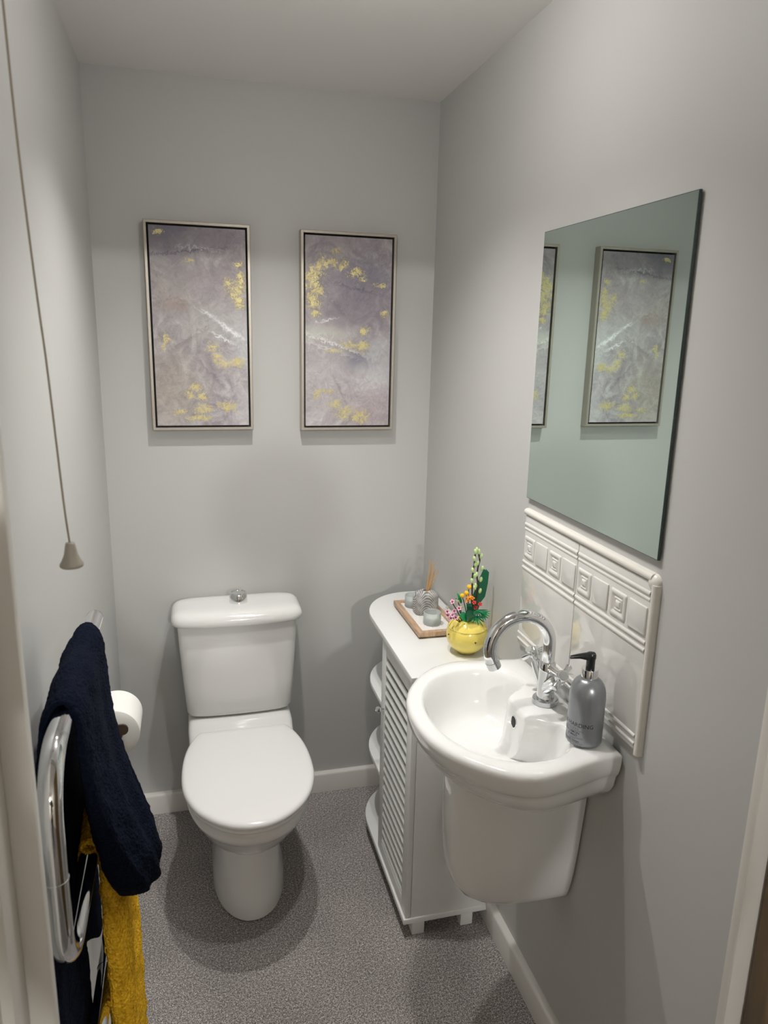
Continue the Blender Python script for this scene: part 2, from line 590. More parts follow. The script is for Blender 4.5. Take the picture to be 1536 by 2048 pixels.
# ------------------------------------------------------------------ light fittings (above the frame)
t = thing('recessed_downlight', 'small round recessed downlight in the ceiling near the back wall', 'ceiling light', (0.49, -0.66, H))
obj('bezel', lathe([(0.030, -0.001), (0.045, -0.001), (0.045, -0.005), (0.033, -0.007), (0.030, -0.004)], (0.49, -0.66, H)), 'lampwhite', t, auto=35)
t = thing('globe_ceiling_light', 'round ceiling light with a short stem above the basin', 'ceiling light', (0.60, -1.12, H))
obj('ceiling_rose', lathe([(0.05, 0.0), (0.05, -0.015), (0.02, -0.03)], (0.60, -1.12, H)), 'lampwhite', t, auto=35)
obj('stem', lathe([(0.008, -0.03), (0.008, -0.09), (0.018, -0.094), (0.018, -0.10)], (0.60, -1.12, H)), 'lampwhite', t, auto=35)

# ------------------------------------------------------------------ toilet
TX = 0.3825
toilet = thing('toilet', 'white close-coupled toilet with its lid down against the back wall', 'toilet', (TX, -0.3, 0))


def pan_ring(hw_, yf, yb, z, n=72, e=2.5):
    """egg outline: straight-ish back, rounded front"""
    ym = yb + (yf - yb) * 0.56
    pts = []
    for i in range(n):
        a = 2 * PI * i / n
        c, s = math.cos(a), math.sin(a)
        ee = 2.1 if s < 0 else 3.2
        x = hw_ * math.copysign(abs(c) ** (2 / ee), c)
        hy = (ym - yf) if s < 0 else (yb - ym)
        y = ym + hy * math.copysign(abs(s) ** (2 / ee), s)
        pts.append(Vector((TX + x, y, z)))
    return pts


rings = []
for hw_, yf, yb, z in [(0.100, -0.572, -0.10, 0.0), (0.110, -0.585, -0.09, 0.004), (0.111, -0.585, -0.09, 0.012), (0.107, -0.578, -0.09, 0.05), (0.098, -0.558, -0.09, 0.11),
                       (0.091, -0.545, -0.09, 0.17), (0.089, -0.54, -0.09, 0.212), (0.090, -0.545, -0.09, 0.226),
                       (0.098, -0.565, -0.10, 0.231), (0.118, -0.605, -0.12, 0.244), (0.138, -0.642, -0.13, 0.268), (0.152, -0.670, -0.14, 0.298),
                       (0.160, -0.688, -0.15, 0.328), (0.163, -0.695, -0.15, 0.337), (0.170, -0.710, -0.15, 0.345), (0.176, -0.722, -0.15, 0.368), (0.177, -0.724, -0.15, 0.386), (0.172, -0.718, -0.155, 0.394), (0.150, -0.69, -0.17, 0.396)]:
    rings.append(pan_ring(hw_, yf, yb, z))
bm = loft(rings)
obj('pan', bm, 'ceramic', toilet, auto=60)

# raised platform behind the seat that carries the cistern
plat = []
for y, hw_, zt, zb in [(-0.300, 0.150, 0.380, 0.30), (-0.285, 0.160, 0.392, 0.28), (-0.268, 0.164, 0.397, 0.27), (-0.235, 0.166, 0.402, 0.26), (-0.205, 0.167, 0.414, 0.25), (-0.19, 0.168, 0.424, 0.25), (-0.17, 0.168, 0.430, 0.25), (-0.012, 0.168, 0.432, 0.25)]:
    ring = []
    cz, hz = (zt + zb) / 2, (zt - zb) / 2
    for i in range(48):
        a = 2 * PI * i / 48
        c, s = math.cos(a), math.sin(a)
        ring.append(Vector((TX + hw_ * math.copysign(abs(c) ** (2 / 9), c), y, cz + hz * math.copysign(abs(s) ** (2 / 9), s))))
    plat.append(ring)
obj('pan_platform', loft(plat), 'ceramic', toilet, auto=60)

# cistern
cr = []
for z, hw_, yf, e in [(0.433, 0.150, -0.148, 5), (0.4345, 0.160, -0.158, 6), (0.441, 0.167, -0.166, 7), (0.455, 0.170, -0.170, 8), (0.55, 0.177, -0.175, 8), (0.66, 0.184, -0.180, 8), (0.758, 0.189, -0.184, 8), (0.764, 0.189, -0.184, 8)]:
    cr.append(superell(TX + 0.0, (yf - 0.012) / 2, hw_, (-0.012 - yf) / 2, z, 96, e))
for ring in cr:
    for v in ring:
        if v.y < -0.1:
            v.y -= 0.010 * (1 - ((v.x - TX) / 0.19) ** 2)
cis = obj('cistern', loft(cr), 'ceramic', toilet, auto=60)
cl = []
for z, d in [(0.757, 0.012), (0.758, 0.003), (0.763, 0.0), (0.772, 0.0), (0.781, 0.002), (0.789, 0.007), (0.795, 0.015), (0.7985, 0.026), (0.8005, 0.045), (0.801, 0.07)]:
    hx, hy = 0.206 - d, 0.0985 - d
    cl.append(superell(TX, -0.105, hx, max(hy, 0.01), z, 96, 5.5))
for ring in cl:
    for v in ring:
        if v.y < -0.12:
            v.y -= 0.010 * (1 - ((v.x - TX) / 0.21) ** 2)
obj('cistern_lid', loft(cl), 'ceramic', toilet, auto=60)
fb = obj('flush_button', lathe([(0.0295, -0.001), (0.030, 0.002), (0.0262, 0.032), (0.0245, 0.0345), (0.0215, 0.0345), (0.0205, 0.032), (0.0, 0.0335)], (0.388, -0.105, 0.8005)), 'chrome', toilet, auto=40)


def lid_outline(grow=0.0, n=10):
    pts = [(-0.252, 0.133), (-0.27, 0.146), (-0.31, 0.163), (-0.36, 0.176), (-0.42, 0.184), (-0.49, 0.186), (-0.55, 0.181), (-0.61, 0.164), (-0.66, 0.137), (-0.70, 0.100), (-0.725, 0.062), (-0.738, 0.022)]
    half = [Vector((p[1], p[0], 0)) for p in pts]
    full = half + [Vector((-p.x, p.y, 0)) for p in reversed(half)]
    path = smooth_path(full, 5)
    out = []
    cy = -0.49
    for p in path:
        d = Vector((p.x, p.y - cy, 0))
        d = d + d.normalized() * grow
        out.append((TX + d.x, cy + d.y))
    return out


def plate(out_fn, levels):
    rings = []
    for g, z in levels:
        rings.append([Vector((x, y, z)) for x, y in out_fn(g)])
    return loft(rings)


obj('seat', plate(lid_outline, [(-0.03, 0.3965), (-0.012, 0.397), (-0.008, 0.400), (-0.007, 0.405), (-0.010, 0.410), (-0.03, 0.4105)]), 'seat', toilet, auto=60)
obj('seat_lid', plate(lid_outline, [(-0.03, 0.4135), (-0.006, 0.4135), (-0.001, 0.416), (0.0, 0.421), (-0.001, 0.426), (-0.005, 0.4305), (-0.012, 0.433), (-0.03, 0.4342), (-0.07, 0.4345)]), 'seat', toilet, auto=60)
for sx in (-1, 1):
    obj('seat_hinge', lathe([(0.0115, -0.02), (0.0115, 0.02)], (TX + sx * 0.085, -0.243, 0.409), axis=(1, 0, 0)), 'seat', toilet, auto=40)
    obj('side_bolt_cap', lathe([(0.010, 0), (0.009, 0.004), (0.004, 0.006)], (TX + sx * 0.154, -0.42, 0.29), axis=(sx, 0, -0.25)), 'seat', toilet, auto=60)

# ------------------------------------------------------------------ pictures
GL = [(0.10, 0.97, 0.05, 0.012), (0.40, 0.84, 0.05, 0.012), (0.93, 0.83, 0.05, 0.02), (0.95, 0.76, 0.04, 0.06), (0.88, 0.70, 0.09, 0.05), (0.92, 0.64, 0.06, 0.04), (0.80, 0.74, 0.05, 0.02),
      (0.13, 0.45, 0.05, 0.03), (0.09, 0.40, 0.03, 0.02), (0.63, 0.41, 0.07, 0.03), (0.66, 0.36, 0.06, 0.035), (0.74, 0.325, 0.10, 0.022), (0.89, 0.335, 0.07, 0.025), (0.43, 0.20, 0.05, 0.03), (0.37, 0.16, 0.05, 0.03),
      (0.50, 0.15, 0.06, 0.02), (0.49, 0.09, 0.10, 0.025), (0.76, 0.10, 0.10, 0.03), (0.45, 0.04, 0.12, 0.015), (0.25, 0.07, 0.08, 0.015)]
BL = [(0.15, 1.0, 0.35, 0.13, (0.14, 0.13, 0.17), 0.85), (0.75, 0.97, 0.4, 0.08, (0.22, 0.19, 0.22), 0.6), (0.28, 0.62, 0.16, 0.035, (0.26, 0.15, 0.13), 0.8), (0.12, 0.70, 0.2, 0.1, (0.46, 0.42, 0.38), 0.5),
      (0.15, 0.2, 0.3, 0.2, (0.36, 0.32, 0.27), 0.6), (0.6, 0.55, 0.4, 0.1, (0.47, 0.46, 0.45), 0.6), (0.95, 0.45, 0.14, 0.12, (0.55, 0.56, 0.56), 0.6), (0.93, 0.1, 0.15, 0.12, (0.56, 0.54, 0.55), 0.5), (0.75, 0.75, 0.3, 0.1, (0.40, 0.35, 0.37), 0.5)]
SL = [(0.35, 0.88, 0.5, 0.006, -0.06, (0.12, 0.10, 0.13), 0.75), (0.82, 0.50, 0.16, 0.010, 0.32, (0.85, 0.85, 0.86), 0.9), (0.72, 0.46, 0.12, 0.006, 0.22, (0.85, 0.84, 0.84), 0.9), (0.58, 0.58, 0.09, 0.006, 0.2, (0.8, 0.8, 0.8), 0.85), (0.5, 0.9, 0.25, 0.004, 0.03, (0.66, 0.66, 0.68), 0.6),
      (0.60, 0.27, 0.2, 0.010, 0.5, (0.24, 0.20, 0.22), 0.6), (0.36, 0.44, 0.2, 0.012, -0.3, (0.26, 0.22, 0.22), 0.6)]
GR = [(0.36, 0.93, 0.05, 0.02), (0.10, 0.80, 0.10, 0.05), (0.19, 0.86, 0.07, 0.035), (0.10, 0.74, 0.10, 0.06), (0.09, 0.67, 0.08, 0.05), (0.11, 0.60, 0.06, 0.025), (0.32, 0.87, 0.08, 0.02), (0.43, 0.86, 0.07, 0.03), (0.57, 0.82, 0.09, 0.025),
      (0.66, 0.79, 0.05, 0.02), (0.88, 0.76, 0.08, 0.012), (0.70, 0.52, 0.07, 0.025), (0.52, 0.44, 0.10, 0.025), (0.66, 0.43, 0.09, 0.035), (0.34, 0.41, 0.10, 0.012), (0.25, 0.19, 0.12, 0.015), (0.12, 0.17, 0.04, 0.03), (0.33, 0.12, 0.08, 0.03),
      (0.48, 0.07, 0.13, 0.035), (0.64, 0.05, 0.12, 0.04), (0.93, 0.61, 0.05, 0.02)]
BR = [(0.7, 0.80, 0.4, 0.12, (0.20, 0.18, 0.23), 0.75), (0.3, 1.0, 0.6, 0.05, (0.29, 0.25, 0.28), 0.6), (0.6, 0.62, 0.5, 0.10, (0.22, 0.19, 0.23), 0.7), (0.15, 0.50, 0.3, 0.035, (0.55, 0.55, 0.50), 0.75), (0.62, 0.36, 0.16, 0.06, (0.13, 0.13, 0.19), 0.9),
      (0.82, 0.25, 0.22, 0.09, (0.60, 0.60, 0.61), 0.75), (0.85, 0.42, 0.15, 0.06, (0.45, 0.46, 0.48), 0.6), (0.2, 0.30, 0.35, 0.10, (0.50, 0.47, 0.48), 0.6), (0.85, 0.1, 0.25, 0.12, (0.42, 0.35, 0.37), 0.6), (0.1, 0.08, 0.18, 0.10, (0.52, 0.49, 0.50), 0.5)]
SR = [(0.6, 0.735, 0.3, 0.006, 0.10, (0.13, 0.12, 0.16), 0.7), (0.25, 0.57, 0.10, 0.005, -0.1, (0.85, 0.85, 0.85), 0.9), (0.30, 0.45, 0.35, 0.006, 0.16, (0.80, 0.80, 0.78), 0.8), (0.22, 0.425, 0.3, 0.006, 0.14, (0.72, 0.72, 0.70), 0.6),
      (0.42, 0.18, 0.10, 0.012, 0.9, (0.25, 0.21, 0.24), 0.5), (0.40, 0.62, 0.08, 0.012, 0.4, (0.17, 0.16, 0.16), 0.6)]


def picture(x0, x1, z0, z1, name_mat, label):
    t_ = thing('framed_picture', label, 'picture', ((x0 + x1) / 2, 0, z0), 'abstract canvases above the toilet')
    fw, gap, d = 0.0085, 0.006, 0.035
    fr = bmesh.new()
    # mitred frame, front face slightly bevelled
    o_ = [(x0, z0), (x1, z0), (x1, z1), (x0, z1)]
    i_ = [(x0 + fw, z0 + fw), (x1 - fw, z0 + fw), (x1 - fw, z1 - fw), (x0 + fw, z1 - fw)]
    lv = [(o_, -0.001), (o_, -d + 0.0015), ([(a + (0.0015 if a == x0 else -0.0015), b + (0.0015 if b == z0 else -0.0015)) for a, b in o_], -d), (i_, -d), (i_, -0.006)]
    rr = [[Vector((a, y, b)) for a, b in q] for q, y in lv]
    loft(rr, False, False, True, fr)
    obj('frame', fr, 'champagne', t_, auto=20)
    obj('backing', box(x0 + 0.004, x1 - 0.004, -0.012, -0.003, z0 + 0.004, z1 - 0.004), 'black', t_, auto=20, label='black recess around the canvas')
    a0, a1, b0, b1 = x0 + fw + gap, x1 - fw - gap, z0 + fw + gap, z1 - fw - gap
    cb = bmesh.new()
    vs_ = [cb.verts.new(p) for p in [(a0, -0.012, b0), (a1, -0.012, b0), (a1, -0.012, b1), (a0, -0.012, b1), (a0, -0.031, b0), (a1, -0.031, b0), (a1, -0.031, b1), (a0, -0.031, b1)]]
    for f in [(4, 5, 6, 7), (0, 1, 5, 4), (1, 2, 6, 5), (2, 3, 7, 6), (3, 0, 4, 7), (3, 2, 1, 0)]:
        cb.faces.new([vs_[k] for k in f])
    uvl = cb.loops.layers.uv.new('UVMap')
    for f in cb.faces:
        for l in f.loops:
            l[uvl].uv = ((l.vert.co.x - a0) / (a1 - a0), (l.vert.co.z - b0) / (b1 - b0))
    obj('canvas', cb, name_mat, t_, smooth=False)
    return t_


picture(0.147, 0.4535, 1.350, 1.963, painting('abstract_painting_left', 3.1, BL, GL, None, SL), 'tall abstract canvas, mauve grey with a dark top edge, left of the two pictures')
picture(0.606, 0.9115, 1.346, 1.960, painting('abstract_painting_right', 8.4, BR, GR, None, SR), 'tall abstract canvas with heavy gold leaf at its upper left, nearer the mirror')

# ------------------------------------------------------------------ mirror
mir = thing('wall_mirror', 'frameless rectangular mirror fixed to the right wall above the tiles', 'mirror', (W, -1.06, 1.275))
obj('glass_sheet', box(W - 0.0075, W - 0.0025, -1.325, -0.797, 1.275, 1.883, 0.0004, 1), 'glassedge', mir, smooth=False)
obj('mirror_face', box(W - 0.0083, W - 0.0076, -1.3235, -0.7985, 1.2765, 1.8815), 'mirror', mir, smooth=False)

# ------------------------------------------------------------------ tiled splashback
sp = thing('tile_splashback', 'white relief tile splashback on the right wall between basin and mirror', 'tiles', (W, -1.07, 0.90))
XW = W


def tile(y0, y1):
    """one large glazed tile; y0 is the far end (larger y)"""
    z0, z1 = 0.902, 1.232
    b = bmesh.new()
    d = 0.0085
    box(XW - d, XW - 0.001, y1 + 0.0008, y0 - 0.0008, z0, z1, 0.0012, 2, bm=b)

    def bar(zc, h, out=0.003):
        n = 8
        prof = [(XW - d + 0.001 - out * math.sin(PI * k / n), zc - h / 2 + h * k / n) for k in range(n + 1)]
        rr = [[Vector((px, yy, pz)) for px, pz in prof] for yy in (y1 + 0.001, y0 - 0.001)]
        loft(rr, False, False, False, b)
    for zc, h, o_ in [(1.2105, 0.012, 0.0035), (1.199, 0.009, 0.0025), (1.116, 0.011, 0.0035), (1.1015, 0.011, 0.0035), (0.929, 0.011, 0.0035), (0.913, 0.010, 0.003)]:
        bar(zc, h, o_)
    w = (y0 - y1)
    pit = w / 4
    for k in range(4):
        ya = y0 - 0.004 - k * pit
        yb = ya - pit + 0.008
        za, zb = 1.129, 1.184
        if k % 2 == 1:
            box(XW - d - 0.0032, XW - d + 0.001, yb, ya, za, zb, 0.0022, 3, bm=b)
        else:
            # moulded square: raised border, sunken field, raised stud
            cy, cz = (ya + yb) / 2, (za + zb) / 2
            hy, hz = (ya - yb) / 2, (zb - za) / 2
            lv = [(0, -0.001), (0.0012, 0.0012), (0.0035, 0.0030), (0.0065, 0.0032), (0.0095, 0.0026), (0.0120, 0.0004), (0.0135, 0.0001), (0.0150, 0.0012), (0.0165, 0.0022), (0.0185, 0.0014), (0.0200, 0.0006), (0.0215, 0.0024), (0.0235, 0.0034)]
            rr = []
            for ins, hgt in lv:
                q = superell(0, 0, max(hy - ins, 0.002), max(hz - ins, 0.002), 0, 48, 14)
                rr.append([Vector((XW - d - hgt, cy + v.x, cz + v.y)) for v in q])
            loft(rr, False, True, True, b)
    return b


obj('tile', tile(-0.803, -1.0605), 'tile', sp, auto=40)
obj('tile', tile(-1.062, -1.3185), 'tile', sp, auto=40)
obj('grout_line', box(XW - 0.007, XW - 0.001, -1.3185, -0.803, 0.9, 1.2325), 'grout', sp, smooth=False)


def quarter_trim(p0, p1, out):
    """rounded edge strip: half-round bead from p0 to p1; out = direction away from the tiles"""
    p0, p1, out = Vector(p0), Vector(p1), Vector(out)
    wd, dp = 0.0165, 0.013
    n = 12
    prof = [(0, 0)] + [(wd * (1 - math.cos(PI * k / n)) / 2, dp * (math.sin(PI * k / n) ** 0.6)) for k in range(1, n)] + [(wd, 0)]
    rr = [[p + out * a + Vector((-b_, 0, 0)) for a, b_ in prof] for p in (p0, p1)]
    return loft(rr)


obj('edge_trim', quarter_trim((XW, -0.800, 1.2325), (XW, -1.3185, 1.2325), (0, 0, 1)), 'tiletrim', sp, auto=50, label='cream half-round trim along the top')
obj('edge_trim', quarter_trim((XW, -1.3185, 1.230), (XW, -1.3185, 0.896), (0, -1, 0)), 'tiletrim', sp, auto=50, label='cream half-round trim down the near side')
cn = ellipsoid((XW, -1.3185, 1.2325), 0.013, 0.0165, 0.0165, 20)
obj('trim_corner', cn, 'tiletrim', sp)

# ------------------------------------------------------------------ wash basin
basin = thing('wash_basin', 'white wall-hung ceramic wash basin under the tiled splashback', 'basin', (W, -1.07, 0.41))
BY = -1.07
BC = Vector((0.845, BY, 0))


def closed_curve(half, near=None, sub=6):
    """half: (x, dy) points from the front centre to the back centre (far side; near side if given)"""
    full = [Vector((x, BY + dy, 0)) for x, dy in half] + [Vector((x, BY - dy, 0)) for x, dy in reversed(near or half) if dy > 1e-6]
    full = full[::-1]
    n = len(full)
    out = []
    for i in range(n):
        a, b_, c, d = full[(i - 1) % n], full[i], full[(i + 1) % n], full[(i + 2) % n]
        for k in range(sub):
            t_ = k / sub
            out.append(0.5 * ((2 * b_) + (-a + c) * t_ + (2 * a - 5 * b_ + 4 * c - d) * t_ * t_ + (-a + 3 * b_ - 3 * c + d) * t_ ** 3))
    return out


def radial(curve, n, center):
    """radius of the closed curve seen from center at n angles"""
    res = []
    m_ = len(curve)
    for i in range(n):
        a = 2 * PI * i / n
        d = Vector((math.cos(a), math.sin(a)))
        best = None
        for k in range(m_):
            p = curve[k] - center
            q = curve[(k + 1) % m_] - center
            ex, ey = q.x - p.x, q.y - p.y
            den = d.x * ey - d.y * ex
            if abs(den) < 1e-12:
                continue
            t_ = (p.x * ey - p.y * ex) / den
            s_ = (p.x * d.y - p.y * d.x) / den
            if t_ > 0 and -1e-6 <= s_ <= 1 + 1e-6:
                if best is None or t_ > best:
                    best = t_
        res.append(Vector((center.x + d.x * best, center.y + d.y * best, 0)))
    return res


NB = 220
XB = 1.046
outer = radial(closed_curve([(0.683, 0.0), (0.686, 0.045), (0.697, 0.095), (0.722, 0.148), (0.762, 0.198), (0.812, 0.236), (0.868, 0.252), (0.925, 0.247), (0.985, 0.242), (1.030, 0.238), (XB, 0.232), (XB, 0.10), (XB, 0.0)],
    [(0.683, 0.0), (0.686, 0.045), (0.697, 0.095), (0.722, 0.148), (0.762, 0.198), (0.808, 0.234), (0.855, 0.249), (0.905, 0.243), (0.955, 0.230), (1.000, 0.217), (1.030, 0.211), (XB, 0.206), (XB, 0.10), (XB, 0.0)]), NB, BC)
inner = radial(closed_curve([(0.722, 0.0), (0.727, 0.055), (0.743, 0.105), (0.772, 0.150), (0.815, 0.185), (0.865, 0.200), (0.915, 0.195), (0.955, 0.172), (0.976, 0.135), (0.978, 0.10), (0.962, 0.078), (0.932, 0.066), (0.920, 0.045), (0.918, 0.0)]), NB, BC)
A = Vector((XB, BY, 0))
D = Vector((0.870, -1.034, 0))


def ring_out(s, z, sy=None):
    sy = sy or s
    return [Vector((A.x + (p.x - A.x) * s, A.y + (p.y - A.y) * sy, z)) for p in outer]


def ring_mid(t_, z):
    return [Vector((a.x + (b_.x - a.x) * t_, a.y + (b_.y - a.y) * t_, z)) for a, b_ in zip(outer, inner)]


def ring_in(s, z):
    return [Vector((D.x + (p.x - D.x) * s, D.y + (p.y - D.y) * s, z)) for p in inner]


ZR = 0.875
rings = [ring_out(0.50, 0.735), ring_out(0.62, 0.737), ring_out(0.72, 0.745), ring_out(0.80, 0.757), ring_out(0.87, 0.774), ring_out(0.915, 0.791), ring_out(0.938, 0.806, 0.93), ring_out(0.948, 0.8145, 0.938), ring_out(0.960, 0.8185, 0.95),
         ring_out(0.975, 0.824, 0.968), ring_out(0.988, 0.834, 0.985), ring_out(0.997, 0.848, 0.997), ring_out(1.0, 0.858), ring_out(0.998, 0.866), ring_mid(0.10, 0.8715), ring_mid(0.28, 0.8745), ring_mid(0.55, ZR), ring_mid(0.82, 0.8745), ring_mid(0.93, 0.8725),
         ring_in(1.0, 0.8675), ring_in(0.975, 0.859), ring_in(0.95, 0.846), ring_in(0.915, 0.824), ring_in(0.87, 0.800), ring_in(0.80, 0.778), ring_in(0.70, 0.766), ring_in(0.55, 0.757), ring_in(0.38, 0.751), ring_in(0.20, 0.748), ring_in(0.10, 0.747)]
bm = loft(rings)
bmesh.ops.recalc_face_normals(bm, faces=bm.faces[:])
bt = BVHTree.FromBMesh(bm)
ov_hit = bt.ray_cast(Vector((0.85, BY, 0.838)), Vector((1, 0, 0)))
dr_hit = bt.ray_cast(Vector((0.870, -1.034, 0.86)), Vector((0, 0, -1)))
obj('bowl', bm, 'ceramic', basin, auto=70)
if ov_hit[0]:
    p, nrm = ov_hit[0], ov_hit[1]
    if nrm.x > 0:
        nrm = -nrm
    obj('overflow_hole', lathe([(0.0115, -0.002), (0.0115, 0.0008), (0.0095, 0.0012)], p, 24, nrm), 'black', basin, auto=40, label='dark round overflow opening')
    ring = lathe([(0.0112, -0.001), (0.0122, 0.0015), (0.0140, 0.0008), (0.0142, -0.001)], p, 32, nrm, cap=False)
    obj('overflow_ring', ring, 'chrome', basin, auto=60, label='thin chrome overflow ring')
p = dr_hit[0] or Vector((0.870, -1.034, 0.745))
waste = obj('waste_drain', lathe([(0.033, -0.002), (0.033, 0.002), (0.029, 0.0035), (0.021, 0.001), (0.020, -0.004)], p, 40, cap=False), 'chrome', basin, auto=60, label='chrome waste ring')
obj('drain_hole', lathe([(0.0205, -0.003), (0.0205, -0.0005)], p, 32), 'black', waste, auto=40)

# semi pedestal shroud below the bowl


def ped_ring(depth, hy, z, n=72):
    pts = []
    for i in range(n):
        a = PI / 2 + PI * i / (n - 1)
        c, s = math.cos(a), math.sin(a)
        pts.append(Vector((XB + depth * (-(abs(c) ** (2 / 3.4))), BY + hy * math.copysign(abs(s) ** (2 / 2.6), s), z)))
    return pts


rings = [ped_ring(d, h, z) for d, h, z in [(0.240, 0.108, 0.762), (0.262, 0.108, 0.745), (0.276, 0.107, 0.730), (0.280, 0.103, 0.69), (0.280, 0.096, 0.62), (0.277, 0.089, 0.55), (0.270, 0.082, 0.50), (0.258, 0.075, 0.465), (0.238, 0.067, 0.436), (0.212, 0.060, 0.419), (0.185, 0.054, 0.412), (0.15, 0.045, 0.409)]]
obj('half_pedestal', loft(rings), 'ceramic', basin, auto=60)

# ------------------------------------------------------------------ mixer tap
TXP, TYP, TZ = 0.987, -1.067, ZR
tap = thing('basin_mixer_tap', 'chrome swan-neck mixer tap with two cross handles on the basin', 'tap', (TXP, TYP, TZ))
obj('base_plate', lathe([(0.0265, 0.0), (0.0275, 0.001), (0.0275, 0.011), (0.026, 0.013), (0.019, 0.0135)], (TXP, TYP, TZ)), 'satin', tap, auto=35)
obj('tap_body', lathe([(0.0195, 0.012), (0.0185, 0.03), (0.0175, 0.075), (0.0175, 0.095), (0.0155, 0.098), (0.0135, 0.098)], (TXP, TYP, TZ)), 'chrome', tap, auto=35)
sp_r = 0.0685
pts = [Vector((TXP, TYP, TZ + 0.09)), Vector((TXP, TYP, TZ + 0.12)), Vector((TXP, TYP, 1.012))]
cx = TXP - sp_r
zc = 1.013
end_a = math.radians(205)
for k in range(1, 33):
    a = end_a * k / 32
    pts.append(Vector((cx + sp_r * math.cos(a), TYP, zc + sp_r * math.sin(a))))
tdir = Vector((-math.sin(end_a), 0, math.cos(end_a)))
tdir = Vector((sp_r * -math.sin(end_a), 0, sp_r * math.cos(end_a))).normalized()
spo = obj('spout', tube(pts, 0.0140, 28), 'chrome', tap, auto=50)
e0 = pts[-1]
obj('aerator', tube([e0 - tdir * 0.002, e0 - tdir * 0.001, e0 + tdir * 0.0145, e0 + tdir * 0.0155], [0.0140, 0.0150, 0.0150, 0.0135], 28), 'chrome', spo, auto=40)
for sgn, zdisc in ((1, 0), (-1, 0)):
    ax = Vector((0.0, sgn * 0.72, 0.66)).normalized()
    p0 = Vector((TXP, TYP + sgn * 0.004, TZ + 0.036))
    obj('valve_body', tube([p0, p0 + ax * 0.040, p0 + ax * 0.058, p0 + ax * 0.060], [0.0155, 0.0155, 0.0145, 0.012], 28), 'chrome', tap, auto=35)
    p1 = p0 + ax * 0.060
    hb = tube([p1 - ax * 0.002, p1 + ax * 0.014], 0.0085, 24)
    p2 = p1 + ax * 0.020
    s1 = Vector((1, 0, 0))
    s2 = ax.cross(s1)
    d1_ = (s1 * 0.75 + s2 * 0.66).normalized()
    d2_ = ax.cross(d1_)
    for d_ in (d1_, d2_, -d1_, -d2_):
        merge(hb, tube([p2 + d_ * 0.006, p2 + d_ * 0.030, p2 + d_ * 0.0325], [0.0046, 0.0074, 0.0064], 16))
    merge(hb, tube([p2 - ax * 0.009, p2 - ax * 0.008, p2 + ax * 0.008, p2 + ax * 0.010], [0.010, 0.0125, 0.0130, 0.0120], 28))
    hh = obj('cross_handle', hb, 'chrome', tap, auto=40)
    if sgn > 0:
        obj('hot_marker', tube([p2 + ax * 0.0100, p2 + ax * 0.0108], 0.0042, 16), 'red', hh, auto=40, label='small red hot-water marker')
    else:
        obj('handle_cap', tube([p2 + ax * 0.0100, p2 + ax * 0.0108], 0.0098, 24), 'satin', hh, auto=40)

# ------------------------------------------------------------------ soap bottle
SX, SY, SZ = 0.990, -1.228, 0.8755
soap = thing('soap_dispenser', 'grey hand wash pump bottle on the near corner of the basin', 'soap bottle', (SX, SY, SZ))
R_ = 0.0350
prof = [(0.027, 0.0), (0.0315, 0.001), (0.0345, 0.005), (R_, 0.010)] + [(R_, 0.01 + 0.088 * k / 6) for k in range(1, 7)] + \
       [(0.0345, 0.106), (0.0328, 0.115), (0.0298, 0.1235), (0.0255, 0.130), (0.0205, 0.1345), (0.0165, 0.137), (0.0160, 0.139)]
bo = obj('bottle', lathe(prof, (SX, SY, SZ), 64), 'bottle', soap, auto=50)
obj('collar', lathe([(0.0135, 0.136), (0.0160, 0.137), (0.0160, 0.1545), (0.0155, 0.1555), (0.0095, 0.1555)], (SX, SY, SZ), 40), 'chrome', soap, auto=35)
pb = lathe([(0.0085, 0.150), (0.0085, 0.174), (0.0095, 0.177), (0.0095, 0.184), (0.008, 0.187)], (SX, SY, SZ), 32)
# nozzle points away from the wall towards the bowl
nd = Vector((-1.0, 0.04, 0)).normalized()
p0 = Vector((SX, SY, SZ + 0.181))
merge(pb, tube([p0 + nd * -0.006, p0 + nd * 0.008, p0 + nd * 0.024 + Vector((0, 0, 0.0015)), p0 + nd * 0.042 + Vector((0, 0, 0.001)), p0 + nd * 0.045], [0.0078, 0.0080, 0.0052, 0.0036, 0.0028], 20))
obj('pump_head', pb, 'blackgloss', soap, auto=40)


def label_text(body, size, z, ang, name='label_print', bold=0.0):
    """lettering wrapped round the bottle; ang = azimuth of the text centre"""
    cu = bpy.data.curves.new('txt', 'FONT')
    cu.body = body
    cu.size = size
    cu.align_x = 'CENTER'
    cu.extrude = 0.0
    cu.offset = bold
    cu.resolution_u = 3
    ob = bpy.data.objects.new('txt', cu)
    C.objects.link(ob)
    dg = bpy.context.evaluated_depsgraph_get()
    me = bpy.data.meshes.new_from_object(ob.evaluated_get(dg))
    bpy.data.objects.remove(ob)
    b = bmesh.new()
    b.from_mesh(me)
    bpy.data.meshes.remove(me)
    bmesh.ops.subdivide_edges(b, edges=[e for e in b.edges if e.calc_length() > 0.003], cuts=2)
    rr = R_ + 0.00012
    for v in b.verts:
        a = ang + v.co.x / R_
        v.co = Vector((SX + rr * math.cos(a), SY + rr * math.sin(a), SZ + z + v.co.y))
    return b


